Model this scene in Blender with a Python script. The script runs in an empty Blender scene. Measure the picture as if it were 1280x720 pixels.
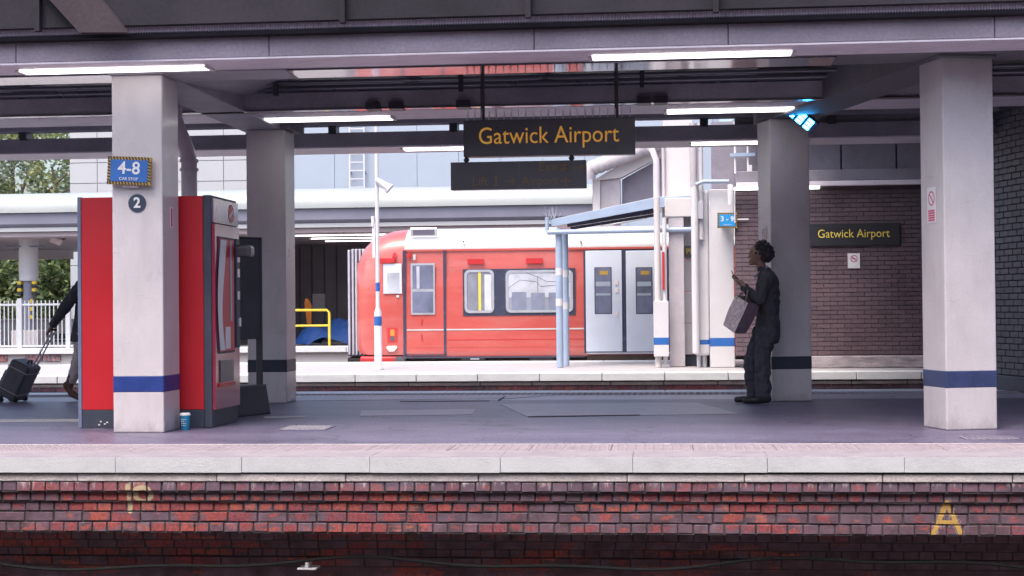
import bpy, bmesh, math, random
from mathutils import Vector, Matrix
R = math.radians
random.seed(7)
scene = bpy.context.scene
COL = scene.collection

# ------------------------------------------------------------------ camera
F = 1950.0                      # focal length in pixels of a 1280 px wide frame
HC = 1.04
PSI = math.atan(190 / 1950); PIT = 26 / 1950; RHO = 0.0095
_w = Vector((-math.sin(PSI) * math.cos(PIT), math.cos(PSI) * math.cos(PIT), math.sin(PIT)))
_r0 = Vector((math.cos(PSI), math.sin(PSI), 0)); _u0 = _r0.cross(_w)
_r = _r0 * math.cos(RHO) - _u0 * math.sin(RHO)
_u = _u0 * math.cos(RHO) + _r0 * math.sin(RHO)
cd = bpy.data.cameras.new('camera'); cam = bpy.data.objects.new('camera', cd); COL.objects.link(cam)
cd.sensor_width = 36.0; cd.lens = F / 1280 * 36.0; cd.clip_end = 1000; cd.clip_start = 0.1
cam.matrix_world = Matrix(((_r.x, _u.x, -_w.x, 0), (_r.y, _u.y, -_w.y, 0), (_r.z, _u.z, -_w.z, HC), (0, 0, 0, 1)))
scene.camera = cam

# ------------------------------------------------------------------ sky, sun, exposure
SUN_EL, SUN_AZ = 62.0, 205.0     # azimuth: compass direction of the sun seen from the place (+Y = 0, +X = 90)
world = bpy.data.worlds.new('World'); scene.world = world; world.use_nodes = True
wn = world.node_tree.nodes; wl = world.node_tree.links
bg = wn['Background']; sky = wn.new('ShaderNodeTexSky')
sky.sky_type = 'NISHITA'; sky.sun_disc = False
sky.sun_elevation = R(SUN_EL); sky.sun_rotation = R(SUN_AZ)
sky.air_density = 1.0; sky.dust_density = 5.0; sky.ozone_density = 1.2
wl.new(sky.outputs[0], bg.inputs[0]); bg.inputs[1].default_value = 0.15
sl = bpy.data.lights.new('sun', 'SUN'); sun = bpy.data.objects.new('sun', sl); COL.objects.link(sun)
sl.energy = .75; sl.angle = R(30); sl.color = (1.0, 0.95, 0.9)
_d = Vector((math.sin(R(SUN_AZ)) * math.cos(R(SUN_EL)), math.cos(R(SUN_AZ)) * math.cos(R(SUN_EL)), math.sin(R(SUN_EL))))
sun.rotation_euler = _d.to_track_quat('Z', 'Y').to_euler()
vs = scene.view_settings
vs.view_transform = 'Standard'; vs.look = 'None'; vs.gamma = 1.0; vs.use_curve_mapping = False
vs.exposure = 1.35
scene.render.engine = 'CYCLES'
try:
    scene.cycles.max_bounces = 8; scene.cycles.diffuse_bounces = 5; scene.cycles.glossy_bounces = 4
    scene.cycles.transparent_max_bounces = 8
except Exception:
    pass

# ------------------------------------------------------------------ helpers
def at(x, y, Y):
    """a point of the place at depth Y, measured off the survey picture"""
    d = _w + (x - 640) / F * _r - (y - 360) / F * _u
    return Vector((0, 0, HC)) + d * (Y / d.y)
def gr(x, y, z=0.0):
    d = _w + (x - 640) / F * _r - (y - 360) / F * _u
    return Vector((0, 0, HC)) + d * ((z - HC) / d.z)
def ax(x, Y, y=360):
    return at(x, y, Y).x

class MB:
    def __init__(s): s.v = []; s.f = []; s.smooth = []
    def add(s, vs_, fs, sm=False):
        b = len(s.v); s.v += [tuple(p) for p in vs_]
        s.f += [tuple(i + b for i in f) for f in fs]; s.smooth += [sm] * len(fs); return s
    def box(s, x0, x1, y0, y1, z0, z1):
        if x0 > x1: x0, x1 = x1, x0
        if y0 > y1: y0, y1 = y1, y0
        if z0 > z1: z0, z1 = z1, z0
        return s.add([(x0,y0,z0),(x1,y0,z0),(x1,y1,z0),(x0,y1,z0),(x0,y0,z1),(x1,y0,z1),(x1,y1,z1),(x0,y1,z1)],
              [(0,3,2,1),(4,5,6,7),(0,1,5,4),(1,2,6,5),(2,3,7,6),(3,0,4,7)])
    def obox(s, c, ex, ey, ez):
        c = Vector(c); ex = Vector(ex); ey = Vector(ey); ez = Vector(ez)
        P = [c + ex*a + ey*b + ez*d for d in (-1, 1) for a, b in ((-1,-1),(1,-1),(1,1),(-1,1))]
        fs = [(0,3,2,1),(4,5,6,7),(0,1,5,4),(1,2,6,5),(2,3,7,6),(3,0,4,7)]
        if ex.cross(ey).dot(ez) < 0: fs = [f[::-1] for f in fs]
        return s.add(P, fs)
    def bar(s, a, b, w, d=None, up=(0,0,1)):
        a = Vector(a); b = Vector(b); d = d or w; t = (b - a); L = t.length; t.normalize()
        u_ = Vector(up)
        if abs(t.dot(u_)) > .95: u_ = Vector((0,1,0))
        sx = t.cross(u_).normalized(); uu = sx.cross(t)
        return s.obox((a + b) / 2, t * L / 2, sx * w / 2, uu * d / 2)
    def tube(s, pts, r, n=10, caps=True, sm=True):
        pts = [Vector(p) for p in pts]; rs = r if isinstance(r, (list, tuple)) else [r] * len(pts)
        vs_ = []; fs = []; prev = None
        for i, p in enumerate(pts):
            t = (pts[min(i+1, len(pts)-1)] - pts[max(i-1, 0)]).normalized()
            if prev is None:
                a = t.cross(Vector((0,0,1)))
                if a.length < .05: a = t.cross(Vector((0,1,0)))
            else: a = prev - t * prev.dot(t)
            a.normalize(); prev = a; b = t.cross(a)
            for k in range(n):
                q = 2 * math.pi * k / n; vs_.append(p + (a * math.cos(q) + b * math.sin(q)) * rs[i])
        for i in range(len(pts) - 1):
            for k in range(n):
                k2 = (k + 1) % n
                fs.append((i*n+k, i*n+k2, (i+1)*n+k2, (i+1)*n+k))
        s.add(vs_, fs, sm)
        if caps:
            m = len(pts) - 1
            s.add([vs_[k] for k in range(n)], [tuple(range(n))[::-1]])
            s.add([vs_[m*n+k] for k in range(n)], [tuple(range(n))])
        return s
    def lathe(s, prof, c=(0,0,0), n=20, sm=True):
        c = Vector(c); vs_ = []; fs = []
        for (r, z) in prof:
            for k in range(n):
                q = 2 * math.pi * k / n; vs_.append(c + Vector((r*math.cos(q), r*math.sin(q), z)))
        for i in range(len(prof) - 1):
            for k in range(n):
                k2 = (k+1) % n; fs.append((i*n+k, i*n+k2, (i+1)*n+k2, (i+1)*n+k))
        s.add(vs_, fs, sm)
        s.add([vs_[k] for k in range(n)], [tuple(range(n))[::-1]])
        s.add([vs_[(len(prof)-1)*n+k] for k in range(n)], [tuple(range(n))])
        return s
    def extrude(s, prof, x0, x1, axis='x', sm=False, closed=True):
        """profile of (y,z) swept along x, or (x,z) along y, or (x,y) along z"""
        n = len(prof)
        def P(a, t):
            return (t, a[0], a[1]) if axis == 'x' else ((a[0], t, a[1]) if axis == 'y' else (a[0], a[1], t))
        vs_ = [P(a, x0) for a in prof] + [P(a, x1) for a in prof]
        m = n if closed else n - 1
        s.add(vs_, [(i, (i+1) % n, n + (i+1) % n, n + i) for i in range(m)], sm)
        if closed:
            s.add(vs_, [tuple(range(n))[::-1], tuple(range(n, 2*n))])
        return s
    def build(s, name, mat=None, parent=None, bevel=0.0, seg=1, local=False, fix=True):
        me = bpy.data.meshes.new(name); me.from_pydata(s.v, [], s.f)
        for p, sm in zip(me.polygons, s.smooth): p.use_smooth = sm
        if bevel or fix:
            bm = bmesh.new(); bm.from_mesh(me)
            if fix: bmesh.ops.recalc_face_normals(bm, faces=bm.faces)
            if bevel:
                es = [e for e in bm.edges if len(e.link_faces) == 2 and e.calc_face_angle(0) > .5]
                bmesh.ops.bevel(bm, geom=es, offset=bevel, segments=seg, affect='EDGES', profile=.5)
            bm.to_mesh(me); bm.free()
        o = bpy.data.objects.new(name, me); COL.objects.link(o)
        if mat: me.materials.append(mat)
        if parent:
            o.parent = parent
            if not local: o.matrix_parent_inverse = base_matrix(parent).inverted()
        return o
def base_matrix(o):
    m = o.matrix_basis
    if o.parent: m = base_matrix(o.parent) @ o.matrix_parent_inverse @ m
    return m.copy()
def tag(o, label, cat, group=None):
    o['label'] = label; o['category'] = cat
    if group: o['group'] = group
    return o
def thing(name, label, cat, loc=(0,0,0), rz=0.0, group=None):
    o = bpy.data.objects.new(name, None); COL.objects.link(o); o.empty_display_size = .2
    o.location = loc; o.rotation_euler = (0, 0, rz)
    return tag(o, label, cat, group)
def struct(o): o['kind'] = 'structure'; return o
def stuff(o): o['kind'] = 'stuff'; return o
def inst(src, name, parent, loc, rot=(0,0,0), scale=(1,1,1)):
    o = bpy.data.objects.new(name, src.data if hasattr(src, 'data') else src); COL.objects.link(o)
    o.parent = parent
    if parent: o.matrix_parent_inverse = base_matrix(parent).inverted()
    o.location = loc; o.rotation_euler = rot; o.scale = scale
    return o
def mesh_only(mb, name, mat, bevel=0.0):
    o = mb.build(name, mat, None, bevel); me = o.data; bpy.data.objects.remove(o); return me
def text(name, body, size, loc, mat, parent=None, rot=(math.pi/2,0,0), align='CENTER', ext=.0015, sx=1.0, width=None, offset=0.0):
    cu = bpy.data.curves.new(name, 'FONT'); cu.body = body; cu.size = size; cu.extrude = ext
    cu.align_x = align; cu.align_y = 'CENTER'; cu.resolution_u = 4; cu.offset = offset
    t = bpy.data.objects.new(name, cu); COL.objects.link(t)
    dg = bpy.context.evaluated_depsgraph_get(); dg.update()
    me = bpy.data.meshes.new_from_object(t.evaluated_get(dg)); bpy.data.objects.remove(t)
    if width:
        xs = [v.co.x for v in me.vertices]; w = max(xs) - min(xs); sx = width / w
    for v in me.vertices: v.co.x *= sx
    o = bpy.data.objects.new(name, me); COL.objects.link(o); me.materials.clear(); me.materials.append(mat)
    if parent:
        o.parent = parent; o.matrix_parent_inverse = base_matrix(parent).inverted()
    o.location = loc; o.rotation_euler = rot
    return o

# ------------------------------------------------------------------ materials
def newmat(name):
    m = bpy.data.materials.new(name); m.use_nodes = True
    nt = m.node_tree; return m, nt, nt.nodes['Principled BSDF']
def nd(nt, typ, **kw):
    n = nt.nodes.new(typ)
    for k, v in kw.items(): setattr(n, k, v)
    return n
def ramp(nt, stops, interp='LINEAR'):
    r = nt.nodes.new('ShaderNodeValToRGB'); e = r.color_ramp.elements; r.color_ramp.interpolation = interp
    while len(e) < len(stops): e.new(.5)
    for k, (p, c) in enumerate(stops):
        e[k].position = p; e[k].color = (*c, 1) if len(c) == 3 else c
    return r
def mixc(nt, fac, a, b, blend='MIX'):
    m = nt.nodes.new('ShaderNodeMix'); m.data_type = 'RGBA'; m.blend_type = blend
    for i, v in ((0, fac), (6, a), (7, b)):
        if hasattr(v, 'is_output'): nt.links.new(v, m.inputs[i])
        else: m.inputs[i].default_value = v if i == 0 else (*v, 1)
    return m.outputs[2]
def math_(nt, op, a, b=None, c=None, clamp=False):
    m = nt.nodes.new('ShaderNodeMath'); m.operation = op; m.use_clamp = clamp
    for i, v in enumerate((a, b, c)):
        if v is None: continue
        if hasattr(v, 'is_output'): nt.links.new(v, m.inputs[i])
        else: m.inputs[i].default_value = v
    return m.outputs[0]
def noise(nt, vec, scale, detail=6, rough=.6, dist=0.0):
    n = nd(nt, 'ShaderNodeTexNoise'); n.inputs['Scale'].default_value = scale; n.inputs['Detail'].default_value = detail
    n.inputs['Roughness'].default_value = rough; n.inputs['Distortion'].default_value = dist
    nt.links.new(vec, n.inputs['Vector']); return n.outputs['Fac']
def pos(nt, scale=None):
    g = nd(nt, 'ShaderNodeNewGeometry'); v = g.outputs['Position']
    if scale:
        m = nd(nt, 'ShaderNodeVectorMath', operation='MULTIPLY'); m.inputs[1].default_value = scale
        nt.links.new(v, m.inputs[0]); v = m.outputs[0]
    return v
def setin(b, key, v):
    if key in b.inputs: b.inputs[key].default_value = v
def mat(name, col, rough=.6, var=.12, scale=5.0, fine=.05, fscale=120.0, bump=0.0, metal=0.0, spec=.5, coat=0.0, dirt=None, dirt_amt=.5, dscale=(2,2,1.2), streak=False):
    m, nt, b = newmat(name)
    p = pos(nt)
    n1 = noise(nt, p, scale, 5); n2 = noise(nt, p, fscale, 2)
    lo = tuple(max(0, c * (1 - var)) for c in col); hi = tuple(min(1, c * (1 + var)) for c in col)
    r1 = ramp(nt, [(.3, lo), (.7, hi)]); nt.links.new(n1, r1.inputs[0])
    r2 = ramp(nt, [(.3, (1 - fine,) * 3), (.7, (1 + fine,) * 3)]); nt.links.new(n2, r2.inputs[0])
    c = mixc(nt, 1.0, r1.outputs[0], r2.outputs[0], 'MULTIPLY')
    if dirt:
        pd = pos(nt, dscale); n3 = noise(nt, pd, 1.0, 8, .7)
        r3 = ramp(nt, [(.48, (0,0,0)), (.72, (dirt_amt,) * 3)]); nt.links.new(n3, r3.inputs[0])
        c = mixc(nt, r3.outputs[0], c, dirt)
    nt.links.new(c, b.inputs['Base Color'])
    rr = nd(nt, 'ShaderNodeMapRange'); rr.inputs['To Min'].default_value = max(.03, rough - .08); rr.inputs['To Max'].default_value = min(1, rough + .1)
    nt.links.new(n1, rr.inputs[0]); nt.links.new(rr.outputs[0], b.inputs['Roughness'])
    b.inputs['Metallic'].default_value = metal
    setin(b, 'Specular IOR Level', spec)
    if coat: setin(b, 'Coat Weight', coat); setin(b, 'Coat Roughness', .12)
    if bump:
        bp = nd(nt, 'ShaderNodeBump'); bp.inputs['Strength'].default_value = min(1, bump); bp.inputs['Distance'].default_value = .01
        nt.links.new(n2, bp.inputs['Height']); nt.links.new(bp.outputs[0], b.inputs['Normal'])
    return m
def emit(name, col, strength):
    m, nt, b = newmat(name); b.inputs['Base Color'].default_value = (.8, .8, .8, 1)
    b.inputs['Emission Color'].default_value = (*col, 1); b.inputs['Emission Strength'].default_value = strength
    b.inputs['Roughness'].default_value = .4
    return m
def glass(name, tint=(.75,.8,.88), alpha_rough=.03, trans=.5):
    m, nt, b = newmat(name)
    gl = nd(nt, 'ShaderNodeBsdfGlossy'); gl.inputs['Roughness'].default_value = alpha_rough
    tr = nd(nt, 'ShaderNodeBsdfTransparent'); tr.inputs[0].default_value = (*[t * trans for t in tint], 1)
    fr = nd(nt, 'ShaderNodeFresnel'); fr.inputs[0].default_value = 1.9
    mx = nd(nt, 'ShaderNodeMixShader'); nt.links.new(fr.outputs[0], mx.inputs[0])
    nt.links.new(tr.outputs[0], mx.inputs[1]); nt.links.new(gl.outputs[0], mx.inputs[2])
    nt.links.new(mx.outputs[0], nt.nodes['Material Output'].inputs[0])
    return m

M = {}
M['asphalt'] = None
def cream_paint():
    m = mat('cream_gloss_paint', (.58, .535, .56), .3, .06, 2.5, .08, 130, .3, spec=.5, coat=.2, dirt=(.4,.36,.36), dirt_amt=.35, dscale=(5,5,1.6)); nt = m.node_tree; b = nt.nodes['Principled BSDF']
    src = b.inputs['Base Color'].links[0].from_socket; p = pos(nt)
    v = nd(nt, 'ShaderNodeTexVoronoi'); v.inputs['Scale'].default_value = 14; nt.links.new(p, v.inputs['Vector'])
    sp = math_(nt, 'LESS_THAN', v.outputs['Distance'], .07)
    c = mixc(nt, math_(nt, 'MULTIPLY', sp, .5), src, (.3,.27,.28))
    se = nd(nt, 'ShaderNodeSeparateXYZ'); nt.links.new(p, se.inputs[0])
    zr = nd(nt, 'ShaderNodeMapRange'); zr.inputs[1].default_value = .0; zr.inputs[2].default_value = .22; zr.inputs[3].default_value = .2; zr.inputs[4].default_value = -.12; nt.links.new(se.outputs[2], zr.inputs[0])
    ng = noise(nt, pos(nt, (9,9,5)), 1.0, 7, .7); rg = ramp(nt, [(.52, (0,0,0)), (.76, (.42,)*3)]); nt.links.new(math_(nt, 'ADD', ng, zr.outputs[0]), rg.inputs[0])
    c = mixc(nt, rg.outputs[0], c, (.25,.22,.24))
    nsc = noise(nt, pos(nt, (3,3,22)), 1.3, 5, .6); rsc = ramp(nt, [(.66, (0,0,0)), (.7, (.4,)*3)]); nt.links.new(nsc, rsc.inputs[0])
    c = mixc(nt, rsc.outputs[0], c, (.38,.35,.38))
    nt.links.new(c, b.inputs['Base Color']); return m
M['cream'] = cream_paint()
M['cream_old'] = mat('cream_gloss_paint_plain', (.58, .535, .56), .32, .05, 2.5, .05, 160, .25, spec=.5, coat=.15, dirt=(.4,.36,.36), dirt_amt=.3, dscale=(5,5,1.6))
M['band'] = mat('blue_band_paint', (.02, .045, .21), .4, .15, 8, .08, 60, .1)
M['band_dull'] = mat('dull_blue_band_paint', (.035, .05, .13), .35, .2, 8, .08, 60, .1)
M['dark_band'] = mat('navy_band_paint', (.03, .035, .06), .4, .15, 8, .08, 60, .1)
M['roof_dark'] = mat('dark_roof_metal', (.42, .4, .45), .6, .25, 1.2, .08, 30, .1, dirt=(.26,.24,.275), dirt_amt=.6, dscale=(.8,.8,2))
M['beam'] = mat('concrete_beam', (.37, .31, .375), .75, .18, 1.3, .12, 40, .4, dirt=(.3,.26,.32), dirt_amt=.7, dscale=(3,3,9))
M['soffit'] = mat('lavender_soffit_paint', (.86, .77, .86), .45, .07, 1.5, .05, 50, .1, dirt=(.55,.46,.54), dirt_amt=.5, dscale=(3,6,6))
M['fascia'] = mat('black_fascia_paint', (.034, .031, .04), .85, .25, 1.0, .1, 30, .1, spec=.15)
M['roof_shade'] = mat('shaded_roof_concrete', (.17, .162, .185), .7, .2, 1.2, .1, 30, .2)  # darker copy of the roof colour with the shade put into it
M['fascia_brace'] = mat('brace_brown', (.065, .05, .06), .85, .2, 1.0, .1, 30, .1, spec=.15)
M['mirror_soffit'] = mat('high_gloss_soffit', (.42, .4, .45), .06, .15, .8, .05, 20, .02, metal=.9, spec=.8)
M['conduit'] = mat('dark_conduit', (.2, .2, .23), .28, .1, 3, .03, 40, 0, metal=.6)
M['black_metal'] = mat('black_steel', (.06, .058, .068), .45, .2, 4, .05, 50, .1)
M['corr'] = mat('corrugated_sheet', (.75, .66, .78), .5, .12, 2, .05, 40, 0)
M['lamp'] = emit('fluorescent_diffuser', (1.0, .97, .95), 1.6)
M['lamp_body'] = mat('lamp_housing', (.7,.68,.7), .4, .05)
M['coping'] = mat('coping_white', (.62, .635, .67), .6, .05, 3, .05, 90, .3, dirt=(.46,.46,.5), dirt_amt=.5, dscale=(5,5,9))
M['coping_top'] = mat('coping_top', (.29, .255, .29), .8, .1, 4, .1, 110, .5, dirt=(.4,.34,.35), dirt_amt=.5)
M['tactile'] = mat('tactile_slab', (.285, .24, .27), .8, .1, 4, .12, 110, .4, dirt=(.36,.3,.32), dirt_amt=.5)
M['stone'] = mat('concrete_stone', (.62, .565, .57), .85, .22, 5, .15, 60, .6, dirt=(.4,.39,.46), dirt_amt=.9, dscale=(1.3,3,14))
M['far_concrete'] = mat('pale_concrete', (.38, .365, .375), .8, .08, 1.4, .06, 60, .2, dirt=(.46,.44,.45), dirt_amt=.5)
M['ballast'] = mat('ballast', (.11, .095, .09), .95, .3, 7, .4, 30, 1.0)
M['soil'] = mat('soil', (.16, .15, .12), .95, .3, .5, .3, 10, .6)
M['red'] = mat('vending_red', (.53, .018, .028), .38, .05, 2, .03, 60, .05)
M['navy_frame'] = mat('slate_frame', (.042, .052, .078), .5, .15, 4, .06, 60, .1, dirt=(.2,.2,.24), dirt_amt=.25)
M['slate_edge'] = mat('slate_edge_trim', (.16, .2, .3), .45, .1, 4)
M['maroon'] = mat('maroon_gloss_door', (.3, .035, .07), .16, .08, 3, .02, 30, 0, coat=.6)
M['plum_gloss'] = mat('plum_gloss', (.2,.13,.19), .12, .1, 3, coat=.7)
M['white'] = mat('white_paint', (.6, .585, .615), .45, .05, 2, .03, 50, .05, dirt=(.6,.58,.58), dirt_amt=.3)
M['offwhite'] = mat('offwhite_wall', (.58, .54, .54), .6, .05, 1.5, .04, 50, .1, dirt=(.55,.5,.48), dirt_amt=.4)
M['lilac'] = mat('lilac_concrete', (.46, .42, .45), .7, .12, 3, .08, 50, .3, dirt=(.32,.28,.32), dirt_amt=.5, dscale=(2,2,.6))
M['pipe_lilac'] = mat('pipe_lilac_gloss', (.72, .6, .68), .35, .1, 3, .05, 40, .05, coat=.2)
M['grey_panel'] = mat('grey_lilac_panel', (.25, .23, .28), .7, .15, 2, .08, 50, .2, dirt=(.15,.13,.16), dirt_amt=.6)
M['blue_grey'] = mat('blue_grey_paint', (.34, .42, .55), .35, .08, 3, .03, 40, .05, coat=.2)
M['black'] = mat('sign_black', (.1, .097, .108), .3, .1, 3, .02, 40, 0)
M['amber'] = mat('sign_amber', (.9, .5, .09), .5, .05, 8)
for k_ in ('amber',):
    b_ = M[k_].node_tree.nodes['Principled BSDF']; b_.inputs['Emission Color'].default_value = (.9, .45, .07, 1); b_.inputs['Emission Strength'].default_value = .1
M['amber_dim'] = mat('sign_amber_unlit', (.24, .16, .075), .5, .05, 8)
M['yellow_txt'] = mat('sign_yellow', (.8, .62, .12), .5, .05, 8)
M['spike'] = mat('spike_white', (.85,.87,.9), .3, .03)
M['wall_sign_black'] = mat('wall_sign_black', (.035,.036,.042), .35, .1, 3)
M['sign_blue'] = mat('car_stop_blue', (.03, .13, .42), .4, .08, 6)
M['sign_cyan'] = mat('car_stop_bright_blue', (.02, .27, .62), .4, .08, 6)
M['sign_white'] = mat('sign_white', (.72, .72, .76), .5, .05, 8)
M['hazard_y'] = mat('hazard_ochre', (.42, .26, .05), .5, .1, 10)
M['hazard_k'] = mat('hazard_black', (.03, .03, .035), .5, .1, 10)
M['navy_disc'] = mat('navy_disc', (.035, .05, .085), .4, .1, 8)
M['pink_print'] = mat('pink_print', (.62, .1, .2), .5, .1, 20)
M['paper'] = mat('paper_white', (.75, .74, .76), .6, .03, 8)
M['train_red'] = mat('train_red', (.48, .085, .072), .3, .07, 1.2, .03, 30, 0, coat=.8, dirt=(.5,.21,.19), dirt_amt=.5, dscale=(.5,1,2.2))
M['train_deep'] = mat('train_skirt_red', (.5, .03, .035), .35, .08, 2)
M['train_white'] = mat('train_white', (.47, .475, .48), .35, .04, 1.5, .02, 30, 0, dirt=(.7,.7,.7), dirt_amt=.4)
M['train_dark'] = mat('train_dark_trim', (.05, .055, .09), .25, .1, 3, coat=.4)
M['train_grey'] = mat('train_door_grey', (.58, .63, .72), .35, .04, 2, dirt=(.48,.52,.6), dirt_amt=.3)
M['alu'] = mat('aluminium_trim', (.6, .62, .68), .3, .06, 6, metal=.6)
M['under'] = mat('underframe', (.09, .06, .05), .8, .3, 6, .2, 30, .3)
M['rubber'] = mat('rubber_black', (.015, .015, .017), .9, .1, 6)
M['bellows'] = mat('bellows_grey', (.42, .42, .48), .55, .12, 4)
M['glass'] = glass('window_glass', trans=.45)
M['screen_white'] = mat('pale_seat_back', (.5,.52,.6), .6, .15, 2)
M['seat_yellow'] = mat('grab_pole_yellow', (.8, .6, .05), .4, .05)
M['yellow'] = mat('yellow_rail_paint', (.8, .58, .05), .4, .08, 5)
M['orange'] = mat('orange_cloth', (.7, .22, .04), .8, .15, 9)
M['tarp'] = mat('blue_tarpaulin', (.03, .1, .34), .5, .2, 6, .1, 30, .3)
M['grey_roof'] = mat('canopy_sheet', (.3, .325, .33), .38, .06, 1.0, .03, 30, .05, dirt=(.36,.4,.38), dirt_amt=.4, dscale=(.6,2,2))
M['grey_roof_dk'] = mat('canopy_gutter', (.19, .19, .25), .35, .1, 1.0, .03, 30, .05)
M['soffit_far'] = mat('distant_soffit', (.4,.33,.35), .6, .08, 1)
M['cream_trim'] = mat('canopy_cream_trim', (.7, .6, .6), .5, .06, 2)
M['bldg_white'] = mat('cladding_white', (.4, .41, .435), .4, .025, 1, .015, 30, 0)
M['bldg_blue'] = mat('cladding_pale_blue', (.33, .385, .465), .4, .03, 1, .015, 30, 0)
M['joint'] = mat('cladding_joint', (.3, .34, .42), .7, .05)
M['dark_wall'] = mat('dark_back_wall', (.16, .145, .16), .7, .2, 1.0, .1, 30, .1)
M['fence'] = mat('galvanised_fence', (.55, .56, .6), .4, .08, 8, metal=.3)
M['steel_col'] = mat('blue_grey_steel', (.22, .23, .31), .5, .1, 4)
M['skin'] = mat('skin', (.33, .19, .15), .5, .08, 20, .05, 200, .1)
M['skin_dark'] = mat('skin_brown', (.16, .085, .065), .5, .08, 20, .05, 200, .1)
M['hair'] = mat('hair_dark', (.045, .04, .044), .6, .3, 40, .3, 200, .6)
M['coat'] = mat('black_coat', (.06, .057, .069), .85, .3, 9, .15, 150, .5)
M['collar'] = mat('grey_collar', (.3, .33, .42), .8, .1, 12)
M['jeans'] = mat('dark_jeans', (.06, .058, .08), .85, .3, 14, .2, 200, .5)
M['tan'] = mat('beige_trousers', (.45, .38, .38), .85, .12, 14, .1, 200, .4)
M['boot'] = mat('black_boot', (.02, .02, .024), .5, .2, 20)
M['boot_brown'] = mat('brown_boot', (.12, .06, .045), .6, .25, 20)
M['bag'] = mat('lilac_tote_cloth', (.85, .66, .68), .75, .3, 22, .1, 120, .3, dirt=(.4,.25,.28), dirt_amt=.75, dscale=(24,24,24))
M['bag_side'] = mat('plum_tote_side', (.24, .16, .21), .8, .2, 14)
M['case'] = mat('black_suitcase', (.06, .058, .07), .55, .25, 12, .1, 120, .4)
M['chrome'] = mat('handle_metal', (.35, .3, .33), .35, .1, 8, metal=.7)
M['cup'] = mat('cup_blue', (.02, .27, .5), .5, .08, 20)
M['board'] = mat('dark_board', (.075, .075, .088), .5, .2, 3, .05, 40, .1)
M['trunk'] = mat('bark', (.12, .09, .07), .9, .3, 5, .2, 40, .8)
M['mortar'] = mat('mortar_dark', (.075, .062, .07), .95, .3, 6, .2, 60, .5)
M['mortar_plum'] = mat('mortar_plum', (.085,.062,.072), .9, .15, 3)
M['led'] = emit('cyan_led', (.03, .42, 1.0), 13.0)
M['led_case'] = mat('display_case', (.06,.09,.16), .3, .1, 5)

def leafmat(name, a, b_, c):
    m, nt, b = newmat(name)
    g = nd(nt, 'ShaderNodeNewGeometry')
    r = ramp(nt, [(0, a), (.55, b_), (1, c)]); nt.links.new(g.outputs['Random Per Island'], r.inputs[0])
    n = noise(nt, g.outputs['Position'], .9, 3)
    r2 = ramp(nt, [(.35, (.6,)*3), (.65, (1.3,)*3)]); nt.links.new(n, r2.inputs[0])
    cc = mixc(nt, 1.0, r.outputs[0], r2.outputs[0], 'MULTIPLY')
    nt.links.new(cc, b.inputs['Base Color']); b.inputs['Roughness'].default_value = .55
    tl = nd(nt, 'ShaderNodeBsdfTranslucent'); nt.links.new(cc, tl.inputs[0])
    mx = nd(nt, 'ShaderNodeMixShader'); mx.inputs[0].default_value = .35
    nt.links.new(b.outputs[0], mx.inputs[1]); nt.links.new(tl.outputs[0], mx.inputs[2])
    nt.links.new(mx.outputs[0], nt.nodes['Material Output'].inputs[0])
    return m
M['leaf_a'] = leafmat('leaf_olive', (.14,.18,.08), (.26,.3,.13), (.42,.4,.14))
M['leaf_b'] = leafmat('leaf_grey_green', (.13,.18,.12), (.25,.31,.22), (.4,.45,.34))
M['leaf_c'] = leafmat('leaf_mid_green', (.06,.1,.045), (.13,.18,.07), (.23,.27,.1))

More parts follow.
